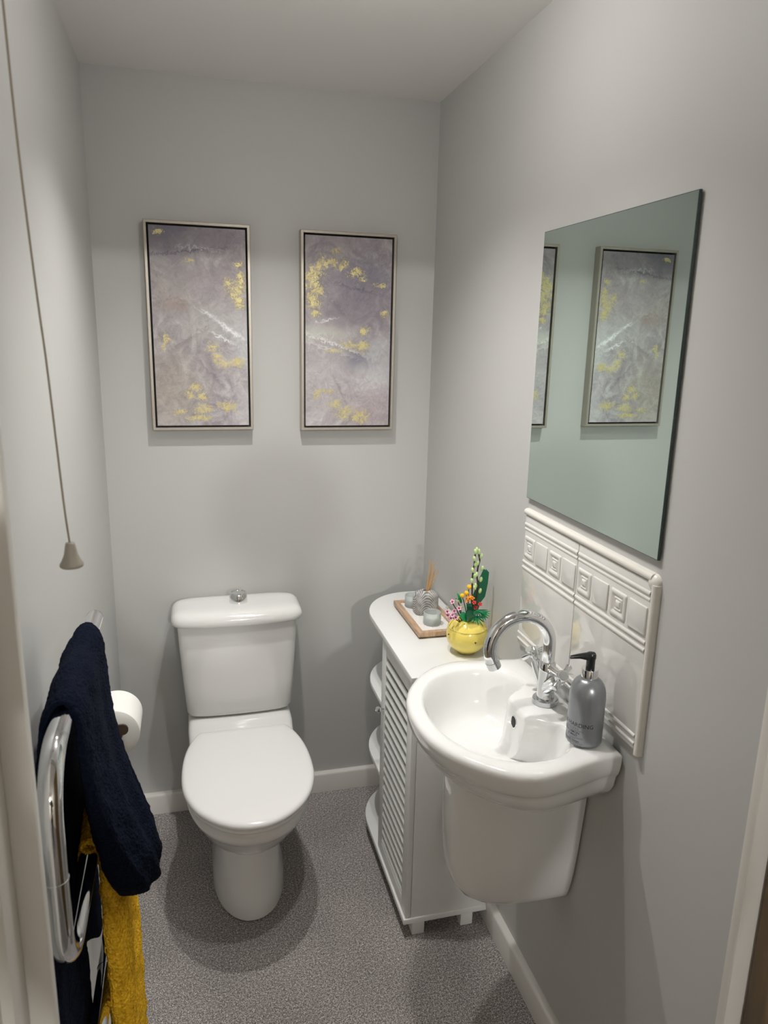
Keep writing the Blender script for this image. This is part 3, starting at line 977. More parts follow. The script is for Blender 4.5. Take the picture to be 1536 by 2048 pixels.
LA = math.radians(182)
lt = label_text('BAYLIS & HARDING', 0.0118, 0.0440, LA, bold=0.00012)
merge(lt, label_text('E N G L A N D', 0.0045, 0.0382, LA + 0.25))
merge(lt, label_text('FRESH LEMON', 0.0068, 0.0290, LA + 0.1, bold=0.0001))
merge(lt, label_text('& MINT', 0.0068, 0.0228, LA + 0.3, bold=0.0001))
merge(lt, label_text('GENTLY', 0.0040, 0.0160, LA + 0.3))
merge(lt, label_text('FINE HAND WASH', 0.0054, 0.0112, LA + 0.1, bold=0.0001))
merge(lt, label_text('500 ML  16.9 FL. OZ (US)', 0.0052, 0.0030, LA + 0.12))
for zz in (0.0358, 0.0200, 0.0093):
    ln = bmesh.new()
    prev = None
    for k in range(25):
        a = LA - 0.9 + 1.85 * k / 24
        q = [ln.verts.new((SX + (R_ + 0.00012) * math.cos(a), SY + (R_ + 0.00012) * math.sin(a), SZ + zz + s)) for s in (0, 0.0005)]
        if prev:
            ln.faces.new((prev[0], q[0], q[1], prev[1]))
        prev = q
    merge(lt, ln)
obj('label_print', lt, 'print', bo, smooth=False, label='dark printed label lettering')

# ------------------------------------------------------------------ storage cabinet
cab = thing('storage_cabinet', 'white louvre-door floor cabinet with rounded end shelves between basin and back wall', 'cabinet', (0.91, -0.43, 0))
X0, X1 = 0.787, 1.029
YN, YM, YF = -0.745, -0.445, -0.115


def round_outline(x0, x1, yn, yf, r, n=16, r2=None):
    """board outline with the far corner on the room side rounded"""
    pts_ = [(x1, yn), (x0, yn)]
    ry = r2 or r
    for k in range(n + 1):
        a = PI - (PI / 2) * k / n
        pts_.append((x0 + r + r * math.cos(a), yf - ry + ry * math.sin(a)))
    pts_.append((x1, yf))
    return pts_


obj('top_panel', prism(round_outline(X0 - 0.006, 1.044, YN - 0.004, YF, 0.165, r2=0.20), 0.783, 0.800, 0.0018), 'cabinet', cab, auto=35)
obj('base_panel', prism(round_outline(X0 - 0.006, X1, YN - 0.004, YF, 0.165, r2=0.20), 0.049, 0.066, 0.0018), 'cabinet', cab, auto=35)
obj('side_panel', box(X0 + 0.016, X1, YN, YN + 0.015, 0.066, 0.783, 0.001), 'cabinet', cab, auto=35)
obj('side_panel', box(X0 + 0.002, X1, YM, YM + 0.015, 0.066, 0.783, 0.001), 'cabinet', cab, auto=35)
obj('back_panel', box(X1 - 0.008, X1, YN + 0.015, YF - 0.004, 0.066, 0.783), 'cabinet', cab, auto=35)
for z in (0.312, 0.553):
    obj('shelf', prism(round_outline(X0, X1 - 0.008, YM + 0.015, YF - 0.004, 0.165, r2=0.20), z, z + 0.015, 0.0015), 'cabinet', cab, auto=35)
for lx in (0.811, 0.957):
    for ly in (YN + 0.008, -0.345 if lx < 0.9 else -0.18):
        obj('leg', box(lx, lx + 0.036, ly, ly + 0.036, 0.0, 0.049, 0.001), 'cabinet', cab, auto=35)
# louvred door on the room side
DX0, DX1 = X0, X0 + 0.015
DN, DF, DZ0, DZ1 = YN, YM + 0.012, 0.069, 0.780
st = 0.043
df = bmesh.new()
box(DX0, DX1, DN, DN + st, DZ0, DZ1, 0.001, bm=df)
box(DX0, DX1, DF - st, DF, DZ0, DZ1, 0.001, bm=df)
box(DX0, DX1, DN + st, DF - st, DZ0, DZ0 + 0.040, 0.001, bm=df)
box(DX0, DX1, DN + st, DF - st, DZ1 - 0.040, DZ1, 0.001, bm=df)
door = obj('louvre_door', df, 'cabinet', cab, auto=35)
ns = 20
za, zb = DZ0 + 0.042, DZ1 - 0.042
pitch = (zb - za) / ns
for k in range(ns):
    z = za + pitch * (k + 0.5)
    # slanted slat: outer edge low, inner edge high
    pr_ = [(DX0 + 0.0006, z - 0.0135), (DX0 + 0.0006, z - 0.0100), (DX0 + 0.0050, z + 0.0010), (DX0 + 0.0075, z + 0.0010)]
    rr = [[Vector((a, yy, b_)) for a, b_ in pr_] for yy in (DN + st - 0.001, DF - st + 0.001)]
    obj('slat', loft(rr), 'cabinet', door, smooth=False)
obj('door_knob', lathe([(0.006, 0), (0.005, 0.008), (0.0095, 0.014), (0.0105, 0.019), (0.0085, 0.024), (0.003, 0.026)], (DX0, -0.462, 0.560), 10, axis=(-1, 0, 0)), 'chrome', door, auto=15, label='small chrome knob')

# ------------------------------------------------------------------ tray with diffuser and tealights
TZ0 = 0.8
rot = -0.03
tray = thing('display_tray', 'shallow oak-framed tray filled with white gravel on the cabinet', 'tray', (0.93, -0.383, TZ0))
tx0, tx1, ty0, ty1 = 0.872, 1.002, -0.517, -0.243
tf = bmesh.new()
fwid, fh = 0.016, 0.020
for (a, b_, c, d) in [(tx0, tx0 + fwid, ty0, ty1), (tx1 - fwid, tx1, ty0, ty1), (tx0 + fwid, tx1 - fwid, ty0, ty0 + fwid), (tx0 + fwid, tx1 - fwid, ty1 - fwid, ty1)]:
    box(a, b_, c, d, TZ0 + 0.006, TZ0 + fh, 0.0008, 2, bm=tf)
obj('tray_rim', tf, 'tray', tray, auto=35)
obj('tray_base', box(tx0 + 0.005, tx1 - 0.005, ty0 + 0.005, ty1 - 0.005, TZ0 + 0.0005, TZ0 + 0.008), M['oak'], tray, smooth=False, label='darker brown underside')
gb = bmesh.new()
nx_, ny_ = 60, 130
gx0, gx1, gy0, gy1 = tx0 + fwid, tx1 - fwid, ty0 + fwid, ty1 - fwid
gz = TZ0 + 0.0155
grid = [[gb.verts.new((gx0 + (gx1 - gx0) * i / nx_, gy0 + (gy1 - gy0) * j / ny_, gz + 0.0012 * noise.noise(Vector((i * 0.9, j * 0.9, 0))) + 0.0009 * random.uniform(-1, 1))) for j in range(ny_ + 1)] for i in range(nx_ + 1)]
for i in range(nx_):
    for j in range(ny_):
        gb.faces.new((grid[i][j], grid[i + 1][j], grid[i + 1][j + 1], grid[i][j + 1]))
g = obj('white_gravel', gb, 'gravel', base=(0.93, -0.38, gz), smooth=False)
tag(g, 'fine white gravel spread inside the oak tray', 'gravel', kind='stuff')

DXc, DYc, DZb = 0.944, -0.352, gz - 0.0005
diff = thing('reed_diffuser', 'grey grained stoneware diffuser vase on the gravel tray', 'diffuser', (DXc, DYc, DZb))
rings = []
for z, hx, e in [(0.0, 0.031, 3), (0.001, 0.035, 3.2), (0.005, 0.0372, 3.5), (0.03, 0.0378, 3.6), (0.052, 0.0374, 3.5), (0.061, 0.0350, 3.2), (0.068, 0.0295, 2.8), (0.0718, 0.0215, 2.4), (0.0728, 0.0140, 2.0), (0.0725, 0.0105, 2.0), (0.068, 0.0100, 2.0), (0.04, 0.0100, 2.0)]:
    rings.append(superell(DXc, DYc, hx, hx * 0.78, DZb + z, 64, e))
obj('vase_body', loft(rings), 'stone', diff, auto=60)
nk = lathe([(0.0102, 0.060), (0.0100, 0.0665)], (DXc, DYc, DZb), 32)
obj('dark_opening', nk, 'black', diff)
base_p = Vector((DXc, DYc, DZb + 0.045))
for (x, y, z, lab) in [(0.956, -0.345, 0.984, 'tallest and leftmost tan reed in the grey diffuser vase'), (0.974, -0.338, 0.977, 'tall tan reed with the rightmost of the high tips'),
                       (0.979, -0.330, 0.947, 'short tan reed leaning right, second from the right in the vase'), (0.986, -0.338, 0.946, 'short tan reed leaning furthest to the right in the vase'),
                       (0.965, -0.352, 0.936, 'shortest tan reed, in the middle of the bunch'), (0.966, -0.340, 0.968, 'tan reed standing between the two tallest reeds')]:
    tip = Vector((x, y, z))
    b0 = base_p + Vector((random.uniform(-0.005, 0.004), random.uniform(-0.004, 0.004), 0))
    d_ = (tip - b0)
    s_ = obj('reed_stick', tube([b0, b0 + d_ * 0.5, tip], 0.0016, 8), 'reed', base=tuple(b0), auto=50)
    tag(s_, lab, 'reed', 'reeds in the diffuser vase')


def tealight(cx_, cy_, lab, candle_lab, r=0.0262):
    th = thing('tealight_holder', lab, 'candle holder', (cx_, cy_, DZb), 'frosted tealight holders on the tray')
    pr2 = [(r - 0.003, 0.0), (r - 0.0008, 0.0012), (r, 0.004), (r, 0.038), (r - 0.0008, 0.0390), (r - 0.0024, 0.0385), (r - 0.0026, 0.010), (r - 0.006, 0.0085), (0.0, 0.0085)]
    obj('glass_cup', lathe(pr2, (cx_, cy_, DZb), 48), 'frost', th, auto=50)
    c_ = obj('tealight_candle', lathe([(0.0190, 0.0092), (0.0195, 0.010), (0.0195, 0.0205), (0.018, 0.0215), (0.0, 0.021)], (cx_, cy_, DZb), 36), 'wax', base=(cx_, cy_, DZb + 0.0092), auto=50)
    tag(c_, candle_lab, 'candle', 'tealight candles')
    wk = obj('wick', lathe([(0.0006, 0.021), (0.0006, 0.026)], (cx_, cy_, DZb), 8), 'black', c_)


tealight(0.935, -0.446, 'frosted glass tealight holder in front of the diffuser vase', 'white tealight candle inside the near glass holder')
tealight(0.922, -0.293, 'frosted glass tealight holder partly hidden behind the diffuser vase', 'white tealight candle inside the glass holder behind the vase')

# ------------------------------------------------------------------ flower arrangement in a yellow pot
PX, PY, PZ = 0.976, -0.625, 0.800
fl = thing('potted_flowers', 'yellow globe pot of plastic flowers and pale green buds on the cabinet', 'flower pot', (PX, PY, PZ))
prof = [(0.012, 0.0), (0.024, 0.002)]
for k in range(1, 22):
    a = -PI / 2 + 0.45 + (PI - 0.95) * k / 21
    prof.append((0.0575 * math.cos(a), 0.0535 + 0.053 * math.sin(a)))
prof += [(prof[-1][0] - 0.003, prof[-1][1] - 0.001), (prof[-1][0] - 0.002, prof[-1][1] - 0.02), (0.0, prof[-1][1] - 0.02)]
pot = obj('pot', lathe(prof, (PX, PY, PZ), 56), 'pot', fl, auto=50)
# pointed panels standing up round the rim and curved seams
for k in range(8):
    a = 2 * PI * k / 8 + 0.3
    rr = []
    for j in range(7):
        tt = j / 6
        el = 0.42 + 0.70 * tt
        wd = 0.40 * (1 - tt) ** 0.8 + 0.01
        row = []
        for q in range(-2, 3):
            aa = a + wd * q / 2
            R2 = 0.0585 + 0.0006 * (2 - abs(q))
            row.append(Vector((PX + R2 * math.cos(el) * math.cos(aa), PY + R2 * math.cos(el) * math.sin(aa), PZ + 0.0535 + 0.0545 * math.sin(el))))
        rr.append(row)
    obj('pot_panel', loft(rr, False, False, False), 'pot', fl, auto=60)


def flower(name, c, r, outer_m, inner_m, n=5, axis=(-0.3, -0.8, 0.5), label=None):
    ax = Vector(axis).normalized()
    s1 = ax.cross(Vector((0, 0, 1))).normalized()
    s2 = ax.cross(s1)
    b = bmesh.new()
    c = Vector(c)
    for k in range(n):
        a = 2 * PI * k / n
        d_ = s1 * math.cos(a) + s2 * math.sin(a)
        ellipsoid(c + d_ * r * 0.62 + ax * 0.0006, r * 0.42, r * 0.42, r * 0.16, 10, b, axis=(ax - d_ * 0.35))
    o1 = obj(name, b, outer_m, fl, label=label)
    obj('flower_centre', ellipsoid(c + ax * r * 0.12, r * 0.40, r * 0.40, r * 0.32, 10, axis=ax), inner_m, o1)
    return o1


# small flower emblems on the pot
for (x, y, z) in [(0.978, PY - 0.0575, 0.851), (0.919, PY - 0.012, 0.862)]:
    c = Vector((x, y, z))
    ax = (c - Vector((PX, PY, PZ + 0.0535))).normalized()
    flower('emblem', c, 0.0062, 'pot', 'twig', 5, ax, label='small raised flower badge on the pot')

yb = -0.62
bL = smooth_path([(0.988, yb, 0.87), (0.987, yb, 0.93), (0.987, yb, 0.964), (0.987, yb + 0.004, 1.013), (0.989, yb + 0.002, 1.048), (0.990, yb, 1.081)], 5)
bR = smooth_path([(0.998, yb, 0.87), (1.002, yb + 0.003, 0.953), (1.002, yb, 0.994), (0.999, yb, 1.014), (1.001, yb + 0.003, 1.041), (1.004, yb, 1.062), (1.000, yb, 1.080)], 5)
for br in (bL, bR):
    o1 = obj('budding_twig', tube(br, 0.0022, 10), 'twig', fl, auto=60)
    for (x, z, side) in [(0.988, 1.090, 0), (0.993, 1.094, 0), (0.986, 1.070, 0), (0.992, 1.051, 0), (0.984, 1.037, 0), (0.991, 1.020, 0), (0.983, 1.007, 0), (0.991, 0.988, 0),
                         (0.999, 1.088, 1), (1.007, 1.075, 1), (0.998, 1.056, 1), (1.010, 1.042, 1), (0.996, 1.024, 1), (1.009, 1.009, 1), (0.995, 0.992, 1), (1.009, 0.976, 1)]:
        if (side == 0) != (br is bL):
            continue
        dy = random.uniform(-0.005, 0.002)
        lean = (0.25 if x > 0.995 else -0.2)
        obj('bud', ellipsoid((x, yb - 0.003 + dy, z), 0.0047, 0.0047, 0.0078, 12, axis=(lean, 0, 1)), 'bud', o1)
for (x, z) in [(0.976, 0.990), (0.969, 0.973), (0.957, 0.966)]:
    obj('golden_ball', ellipsoid((x, yb - 0.004, z), 0.0068, 0.0068, 0.0068, 16), 'berry', fl)
    st_ = smooth_path([(x, yb, z), ((x + 0.98) / 2, yb + 0.002, (z + 0.9) / 2), (0.98, yb, 0.88)], 4)
    obj('ball_stalk', tube(st_, 0.0014, 6), 'darkleaf', fl)
for i, (x, z) in enumerate([(0.972, 0.962), (0.969, 0.953), (0.978, 0.957), (0.985, 0.959), (0.980, 0.963)]):
    flower('orange_flower', (x, yb - 0.010, z), 0.0062, 'orange', 'berry', 4)
for x, z in [(0.988, 0.948), (1.006, 0.942), (0.993, 0.933)]:
    flower('red_flower', (x, yb - 0.015, z), 0.0062, 'red', 'magenta', 5)
for x, z in [(0.918, 0.962), (0.938, 0.942), (0.925, 0.935), (0.920, 0.924), (0.907, 0.924), (0.916, 0.915), (0.930, 0.916), (0.905, 0.935)]:
    flower('pink_flower', (x, -0.653, z), 0.0068, 'pink', 'magenta', 5)
for x, z in [(0.937, 0.959), (0.937, 0.937), (0.951, 0.941), (0.910, 0.942)]:
    flower('cream_flower', (x, -0.640, z), 0.0052, 'sage', 'bud', 4)
for x, z in [(0.918, 0.960), (0.938, 0.940), (0.920, 0.924), (0.937, 0.957), (0.907, 0.922)]:
    obj('flower_stalk', tube(smooth_path([(x, -0.648, z), ((x + 0.96) / 2, -0.645, (z + 0.90) / 2 - 0.004), (0.962, -0.63, 0.885)], 4), 0.0015, 6), 'twig', fl)


def leaf(p0, p1, wdt, material, normal=(0, -1, 0.2), fold=0.15, name='leaf', thick=0.0008, blunt=False):
    p0, p1 = Vector(p0), Vector(p1)
    ax = (p1 - p0)
    L = ax.length
    ax.normalize()
    nn = Vector(normal)
    nn = (nn - ax * nn.dot(ax)).normalized()
    sd = ax.cross(nn)
    rr = []
    for k in range(9):
        tt = k / 8
        w_ = wdt * (math.sin(PI * min(1, 0.12 + tt * 0.88)) ** 0.75 if not blunt else (0.55 + 0.45 * math.sin(PI * tt * 0.9)))
        w_ = max(w_, 0.0004)
        c_ = p0 + ax * L * tt + nn * L * 0.10 * math.sin(PI * tt)
        rr.append([c_ - sd * w_ + nn * fold * w_, c_ - nn * fold * w_ * 0.2, c_ + sd * w_ + nn * fold * w_, c_ - nn * (thick + fold * w_ * 0.2)])
    return obj(name, loft(rr), material, fl, auto=40)


# tall upright leaf, low broad leaves and the spiky tuft
tall = bmesh.new()
outl = [(0.996, 0.905), (0.993, 0.948), (1.006, 0.990), (1.024, 1.033), (1.029, 1.028), (1.031, 1.031), (1.0395, 1.022), (1.038, 0.99), (1.032, 0.952), (1.020, 0.936), (1.010, 0.905)]
v1 = [tall.verts.new((x, -0.606, z)) for x, z in outl]
v2 = [tall.verts.new((x, -0.6035, z)) for x, z in outl]
tall.faces.new(v1)
tall.faces.new(list(reversed(v2)))
for i in range(len(outl)):
    j = (i + 1) % len(outl)
    tall.faces.new((v1[i], v1[j], v2[j], v2[i]))
obj('tall_leaf', tall, 'darkleaf', fl, smooth=False, label='tall upright deep green leaf')
leaf((0.968, -0.648, 0.903), (0.938, -0.668, 0.932), 0.011, 'leaf', blunt=True, name='low_leaf')
leaf((0.974, -0.650, 0.900), (0.960, -0.668, 0.938), 0.012, 'darkleaf', blunt=True, name='low_leaf')
leaf((0.975, -0.63, 0.90), (0.972, -0.64, 0.948), 0.009, 'darkleaf', name='low_leaf', blunt=True)
leaf((0.957, yb, 0.943), (0.942, yb, 0.975), 0.004, 'leaf', name='low_leaf')
leaf((0.957, yb, 0.950), (0.935, yb - 0.01, 0.962), 0.003, 'leaf', name='low_leaf')
for (cx_, cz_, rr_) in ((0.988, 0.933, 0.024), (0.988, 0.915, 0.024)):
    for k in range(9):
        a = math.radians(180 + 14 + k * 21)
        dx, dz = math.cos(a), math.sin(a)
        ln_ = rr_ * random.uniform(0.85, 1.25) * (1.15 if dx > 0 else 0.85)
        leaf((cx_, -0.652, cz_), (cx_ + dx * ln_, -0.652 - 0.012 * random.uniform(0.2, 1.4), cz_ + dz * ln_ * 0.9), 0.0020, 'leaf' if k % 2 else 'darkleaf', name='spiky_leaf')
for (cx_, cz_) in ((1.002, 0.925),):
    for k in range(6):
        a = math.radians(-75 + k * 17)
        leaf((cx_, -0.648, cz_), (cx_ + math.cos(a) * 0.026, -0.660, cz_ + math.sin(a) * 0.026), 0.0024, 'leaf', name='spiky_leaf')

# ------------------------------------------------------------------ towel radiator
RX = 0.080
rad = thing('towel_radiator', 'polished chrome looped towel rail on the left wall', 'towel rail', (0.0, -1.32, 0.25))
rt = 0.0142


def arc(cy, cz, r, a0, a1, n=14):
    return [Vector((RX, cy + r * math.cos(a0 + (a1 - a0) * k / n), cz + r * math.sin(a0 + (a1 - a0) * k / n))) for k in range(n + 1)]


zt, zl, zl2 = 1.148, 0.853, 0.565
yn, yf = -1.562, -1.076
rb = 0.075
path = [Vector((RX, yf, zt)), Vector((RX, -1.2, zt)), Vector((RX, -1.35, zt))]
path += arc(yn + rb, zt - rb, rb, PI / 2, PI)
path += [Vector((RX, yn, (zt + zl) / 2))]
path += arc(yn + rb, zl + rb, rb, PI, 1.5 * PI)
path += [Vector((RX, -1.35, zl)), Vector((RX, -1.25, zl))]
path += arc(-1.11 - rb + 0.03, zl - rb, rb, PI / 2, 0)
path += [Vector((RX, -1.11 + 0.03, (zl + zl2) / 2))]
path += arc(-1.11 - rb + 0.03, zl2 + rb, rb, 0, -PI / 2)
path += [Vector((RX, -1.3, zl2)), Vector((RX, -1.45, zl2))]
path += arc(yn + rb, zl2 - rb, rb, PI / 2, PI)
path += [Vector((RX, yn, 0.42)), Vector((RX, yn, 0.34))]
path += arc(yn + rb, 0.25 + rb, rb, PI, 1.5 * PI)
path += [Vector((RX, -1.3, 0.25)), Vector((RX, yf, 0.25))]
obj('rail_tube', tube(path, rt, 32), 'chrome', rad, auto=60)
for (y, z, ax_) in [(yn, 1.0, (0, 0, 1)), (-1.25, zl2, (0, 1, 0))]:
    obj('joint_ring', lathe([(rt, -0.0015), (rt + 0.0008, -0.001), (rt + 0.0008, 0.001), (rt, 0.0015)], (RX, y, z), 32, axis=ax_, cap=False), 'chrome', rad, auto=40)
obj('end_cap', lathe([(rt, -0.002), (rt + 0.0005, 0.0), (rt - 0.001, 0.003), (0.0, 0.004)], (RX, yf, zt), 32, axis=(0, 1, 0)), 'satin', rad, auto=40)
for (y, z) in [(-1.40, zl2), (-1.12, 0.25), (-1.42, 0.25)]:
    obj('wall_bracket', tube([(0.001, y, z), (0.006, y, z), (0.0065, y, z), (RX - 0.005, y, z)], [0.018, 0.018, 0.008, 0.008], 20), 'chrome', rad, auto=35)


# ------------------------------------------------------------------ towels
def towel(path_rows, n_side, thick_noise, seed, fold_amp, folds):
    """closed cloth body. rows: (x, z, y_near, y_far, half_thickness) along the drape path"""
    rows = []
    # resample rows with Catmull-Rom on 5-vectors
    P = path_rows
    P = [tuple(2 * a - b for a, b in zip(P[0], P[1]))] + list(P) + [tuple(2 * a - b for a, b in zip(P[-1], P[-2]))]
    sub = 10
    for i in range(1, len(P) - 2):
        for k in range(sub):
            t_ = k / sub
            rows.append(tuple(0.5 * ((2 * b_) + (-a + c) * t_ + (2 * a - 5 * b_ + 4 * c - d) * t_ * t_ + (-a + 3 * b_ - 3 * c + d) * t_ ** 3)
                              for a, b_, c, d in zip(P[i - 1], P[i], P[i + 1], P[i + 2])))
    rows.append(P[-2])
    rings_ = []
    N = len(rows)
    for i, (x, z, y0, y1, h) in enumerate(rows):
        pa = rows[max(0, i - 1)]
        pb_ = rows[min(N - 1, i + 1)]
        tx, tz_ = pb_[0] - pa[0], pb_[1] - pa[1]
        l_ = math.hypot(tx, tz_) or 1
        nxv = Vector((tz_ / l_, 0, -tx / l_))
        ring = []
        M2 = n_side
        for k in range(2 * M2):
            a = 2 * PI * k / (2 * M2)
            c, s = math.cos(a), math.sin(a)
            cc = math.copysign(abs(c) ** 0.45, c)
            ss = math.copysign(abs(s) ** 0.55, s)
            yy = (y0 + y1) / 2 + (y1 - y0) / 2 * cc
            u = (yy - y0) / (y1 - y0 + 1e-9)
            env = 1.0
            f = fold_amp(i / (N - 1)) * math.sin(folds * 2 * PI * u + seed + 1.6 * math.sin(i * 0.05)) if callable(fold_amp) else 0
            off = ss * h + f * (1 - abs(cc) ** 6 * 0.6)
            p_ = Vector((x, yy, z)) + nxv * off
            q = p_ * 38 + Vector((seed, 0, 0))
            nz = noise.noise(q) * 0.55 + noise.noise(p_ * 160) * 0.35 + noise.noise(p_ * 520) * 0.25
            dirv = (nxv * ss + Vector((0, cc * 0.7, 0)))
            p_ += dirv * thick_noise * nz
            ring.append(p_)
        rings_.append(ring)
    return loft(rings_)


# navy towel: room-side tongue (bunched, bulging towards the room) -> over the top tube -> long back panel
navy_rows = [
    (0.153, 0.726, -1.262, -1.225, 0.004),
    (0.151, 0.733, -1.282, -1.203, 0.016),
    (0.147, 0.756, -1.312, -1.178, 0.029),
    (0.139, 0.795, -1.338, -1.162, 0.033),
    (0.127, 0.845, -1.358, -1.155, 0.029),
    (0.116, 0.900, -1.375, -1.148, 0.023),
    (0.106, 0.960, -1.395, -1.145, 0.018),
    (0.100, 1.030, -1.415, -1.148, 0.013),
    (0.0985, 1.090, -1.435, -1.155, 0.010),
    (0.098, 1.140, -1.440, -1.160, 0.008),
    (0.091, 1.161, -1.440, -1.160, 0.008),
    (0.080, 1.170, -1.440, -1.160, 0.008),
    (0.067, 1.162, -1.445, -1.160, 0.008),
    (0.058, 1.140, -1.450, -1.160, 0.008),
    (0.050, 1.080, -1.465, -1.150, 0.008),
    (0.044, 0.980, -1.470, -1.140, 0.008),
    (0.040, 0.860, -1.475, -1.170, 0.008),
    (0.040, 0.760, -1.48, -1.210, 0.008),
    (0.042, 0.660, -1.48, -1.235, 0.009),
    (0.044, 0.600, -1.48, -1.240, 0.010),
    (0.044, 0.480, -1.48, -1.245, 0.010),
    (0.044, 0.445, -1.478, -1.250, 0.009),
    (0.044, 0.440, -1.474, -1.254, 0.004)]
bm = towel(navy_rows, 130, 0.0050, 2.0, lambda q: 0.0075 * max(0.0, 1 - q * 2.6) + 0.0016, 2.6)
# inner layer of the same towel behind the lower bar, its hem slanting
flap = [(0.056, 0.540, -1.142, -1.120, 0.002), (0.056, 0.550, -1.160, -1.115, 0.004), (0.056, 0.590, -1.205, -1.112, 0.004), (0.056, 0.640, -1.265, -1.112, 0.004), (0.056, 0.690, -1.330, -1.112, 0.004),
        (0.056, 0.80, -1.34, -1.115, 0.004), (0.056, 0.95, -1.34, -1.13, 0.004), (0.056, 1.05, -1.34, -1.14, 0.003)]
merge(bm, towel(flap, 60, 0.0025, 3.0, lambda q: 0.0, 1.0))
o = obj('bath_towel', bm, 'navy', base=(0.08, -1.3, 1.16))
tag(o, 'navy blue terry towel draped over the top of the chrome rail', 'towel')

must_rows = [
    (0.108, 0.300, -1.310, -1.130, 0.006),
    (0.108, 0.308, -1.328, -1.122, 0.018),
    (0.108, 0.36, -1.332, -1.120, 0.022),
    (0.108, 0.46, -1.332, -1.120, 0.022),
    (0.108, 0.56, -1.332, -1.120, 0.021),
    (0.107, 0.66, -1.332, -1.120, 0.019),
    (0.105, 0.76, -1.332, -1.125, 0.015),
    (0.102, 0.83, -1.332, -1.125, 0.010),
    (0.097, 0.864, -1.330, -1.125, 0.007),
    (0.080, 0.877, -1.330, -1.125, 0.007),
    (0.068, 0.864, -1.330, -1.125, 0.004),
    (0.063, 0.82, -1.33, -1.130, 0.003),
    (0.063, 0.76, -1.32, -1.130, 0.003),
    (0.063, 0.755, -1.315, -1.135, 0.002)]
bm = towel(must_rows, 130, 0.0075, 5.0, lambda q: 0.003, 1.6)
o = obj('hand_towel', bm, 'mustard', base=(0.08, -1.22, 0.87))
tag(o, 'mustard yellow terry towel hanging on the lower bar of the rail', 'towel')

# ------------------------------------------------------------------ toilet roll and holder
RYc, RZ, RXc = -0.845, 0.792, 0.070
hold = thing('toilet_roll_holder', 'small metal toilet roll holder on the left wall behind the towels', 'toilet roll holder', (0, RYc, RZ))
obj('back_plate', lathe([(0.022, 0), (0.022, 0.006), (0.018, 0.008)], (0.0, RYc + 0.065, RZ + 0.012), 28, axis=(1, 0, 0)), 'chrome', hold, auto=35)
obj('arm', tube(smooth_path([(0.006, RYc + 0.065, RZ + 0.012), (0.05, RYc + 0.065, RZ + 0.012), (RXc, RYc + 0.055, RZ + 0.011), (RXc, RYc + 0.03, RZ + 0.011), (RXc, RYc - 0.012, RZ + 0.011)], 6), 0.0065, 16), 'chrome', hold, auto=60)
tb = bmesh.new()
outl = []
for k in range(13):
    a = -PI / 2 + PI * k / 12
    outl.append((RXc + 0.020 + 0.0125 * math.cos(a), RZ + 0.011 + 0.0125 * math.sin(a)))
outl += [(RXc - 0.018, RZ + 0.0235), (RXc - 0.018, RZ - 0.0015)]
v1 = [tb.verts.new((x, RYc - 0.016, z)) for x, z in outl]
v2 = [tb.verts.new((x, RYc - 0.012, z)) for x, z in outl]
tb.faces.new(v1)
tb.faces.new(list(reversed(v2)))
for i in range(len(outl)):
    j = (i + 1) % len(outl)
    tb.faces.new((v1[i], v1[j], v2[j], v2[i]))
obj('end_tab', tb, 'darkmetal', hold, smooth=False, label='dark brownish flat end tab of the holder')

roll = thing('toilet_roll', 'white toilet paper roll hanging on the holder beside the toilet', 'toilet roll', (RXc, RYc, RZ - 0.055))
rp = []
n = 72
R1, R0 = 0.0555, 0.0205
prof = [(R0, 0.0), (R1 - 0.0015, 0.0), (R1, 0.0012), (R1, 0.0988), (R1 - 0.0015, 0.1), (R0, 0.1)]
obj('paper', lathe(prof + [prof[0]], (RXc, RYc - 0.008, RZ - 0.002), 72, axis=(0, 1, 0), cap=False), 'paper', roll, auto=40)
obj('cardboard_core', lathe([(R0, 0.001), (R0, 0.099), (R0 - 0.0012, 0.099), (R0 - 0.0012, 0.001), (R0, 0.001)], (RXc, RYc - 0.008, RZ - 0.002), 36, axis=(0, 1, 0), cap=False), 'card', roll, auto=40)

# ------------------------------------------------------------------ light pull cord
cd = thing('pull_cord', 'light switch pull cord with a beige bell-shaped end on the left side', 'pull cord', (0.116, -1.5, 1.375))
pts = smooth_path([(0.0925, -1.5, H), (0.0935, -1.5, 2.05), (0.0955, -1.5, 1.88), (0.0985, -1.5, 1.778), (0.103, -1.5, 1.677), (0.107, -1.5, 1.603), (0.1125, -1.5, 1.455), (0.116, -1.5, 1.398)], 6)
obj('cord', tube(pts, 0.0012, 8), 'cord', cd)
obj('bell_pull', lathe([(0.0035, 0.030), (0.0052, 0.029), (0.0062, 0.024), (0.0078, 0.015), (0.0108, 0.008), (0.0132, 0.004), (0.0134, 0.0015), (0.012, 0.0), (0.004, 0.0005)], (0.116, -1.5, 1.3745), 32), 'bell', cd, auto=60)
obj('ceiling_switch', lathe([(0.040, 0.0), (0.040, -0.012), (0.034, -0.022), (0.010, -0.028), (0.003, -0.032)], (0.0925, -1.5, H), 32), 'lampwhite', cd, auto=40)

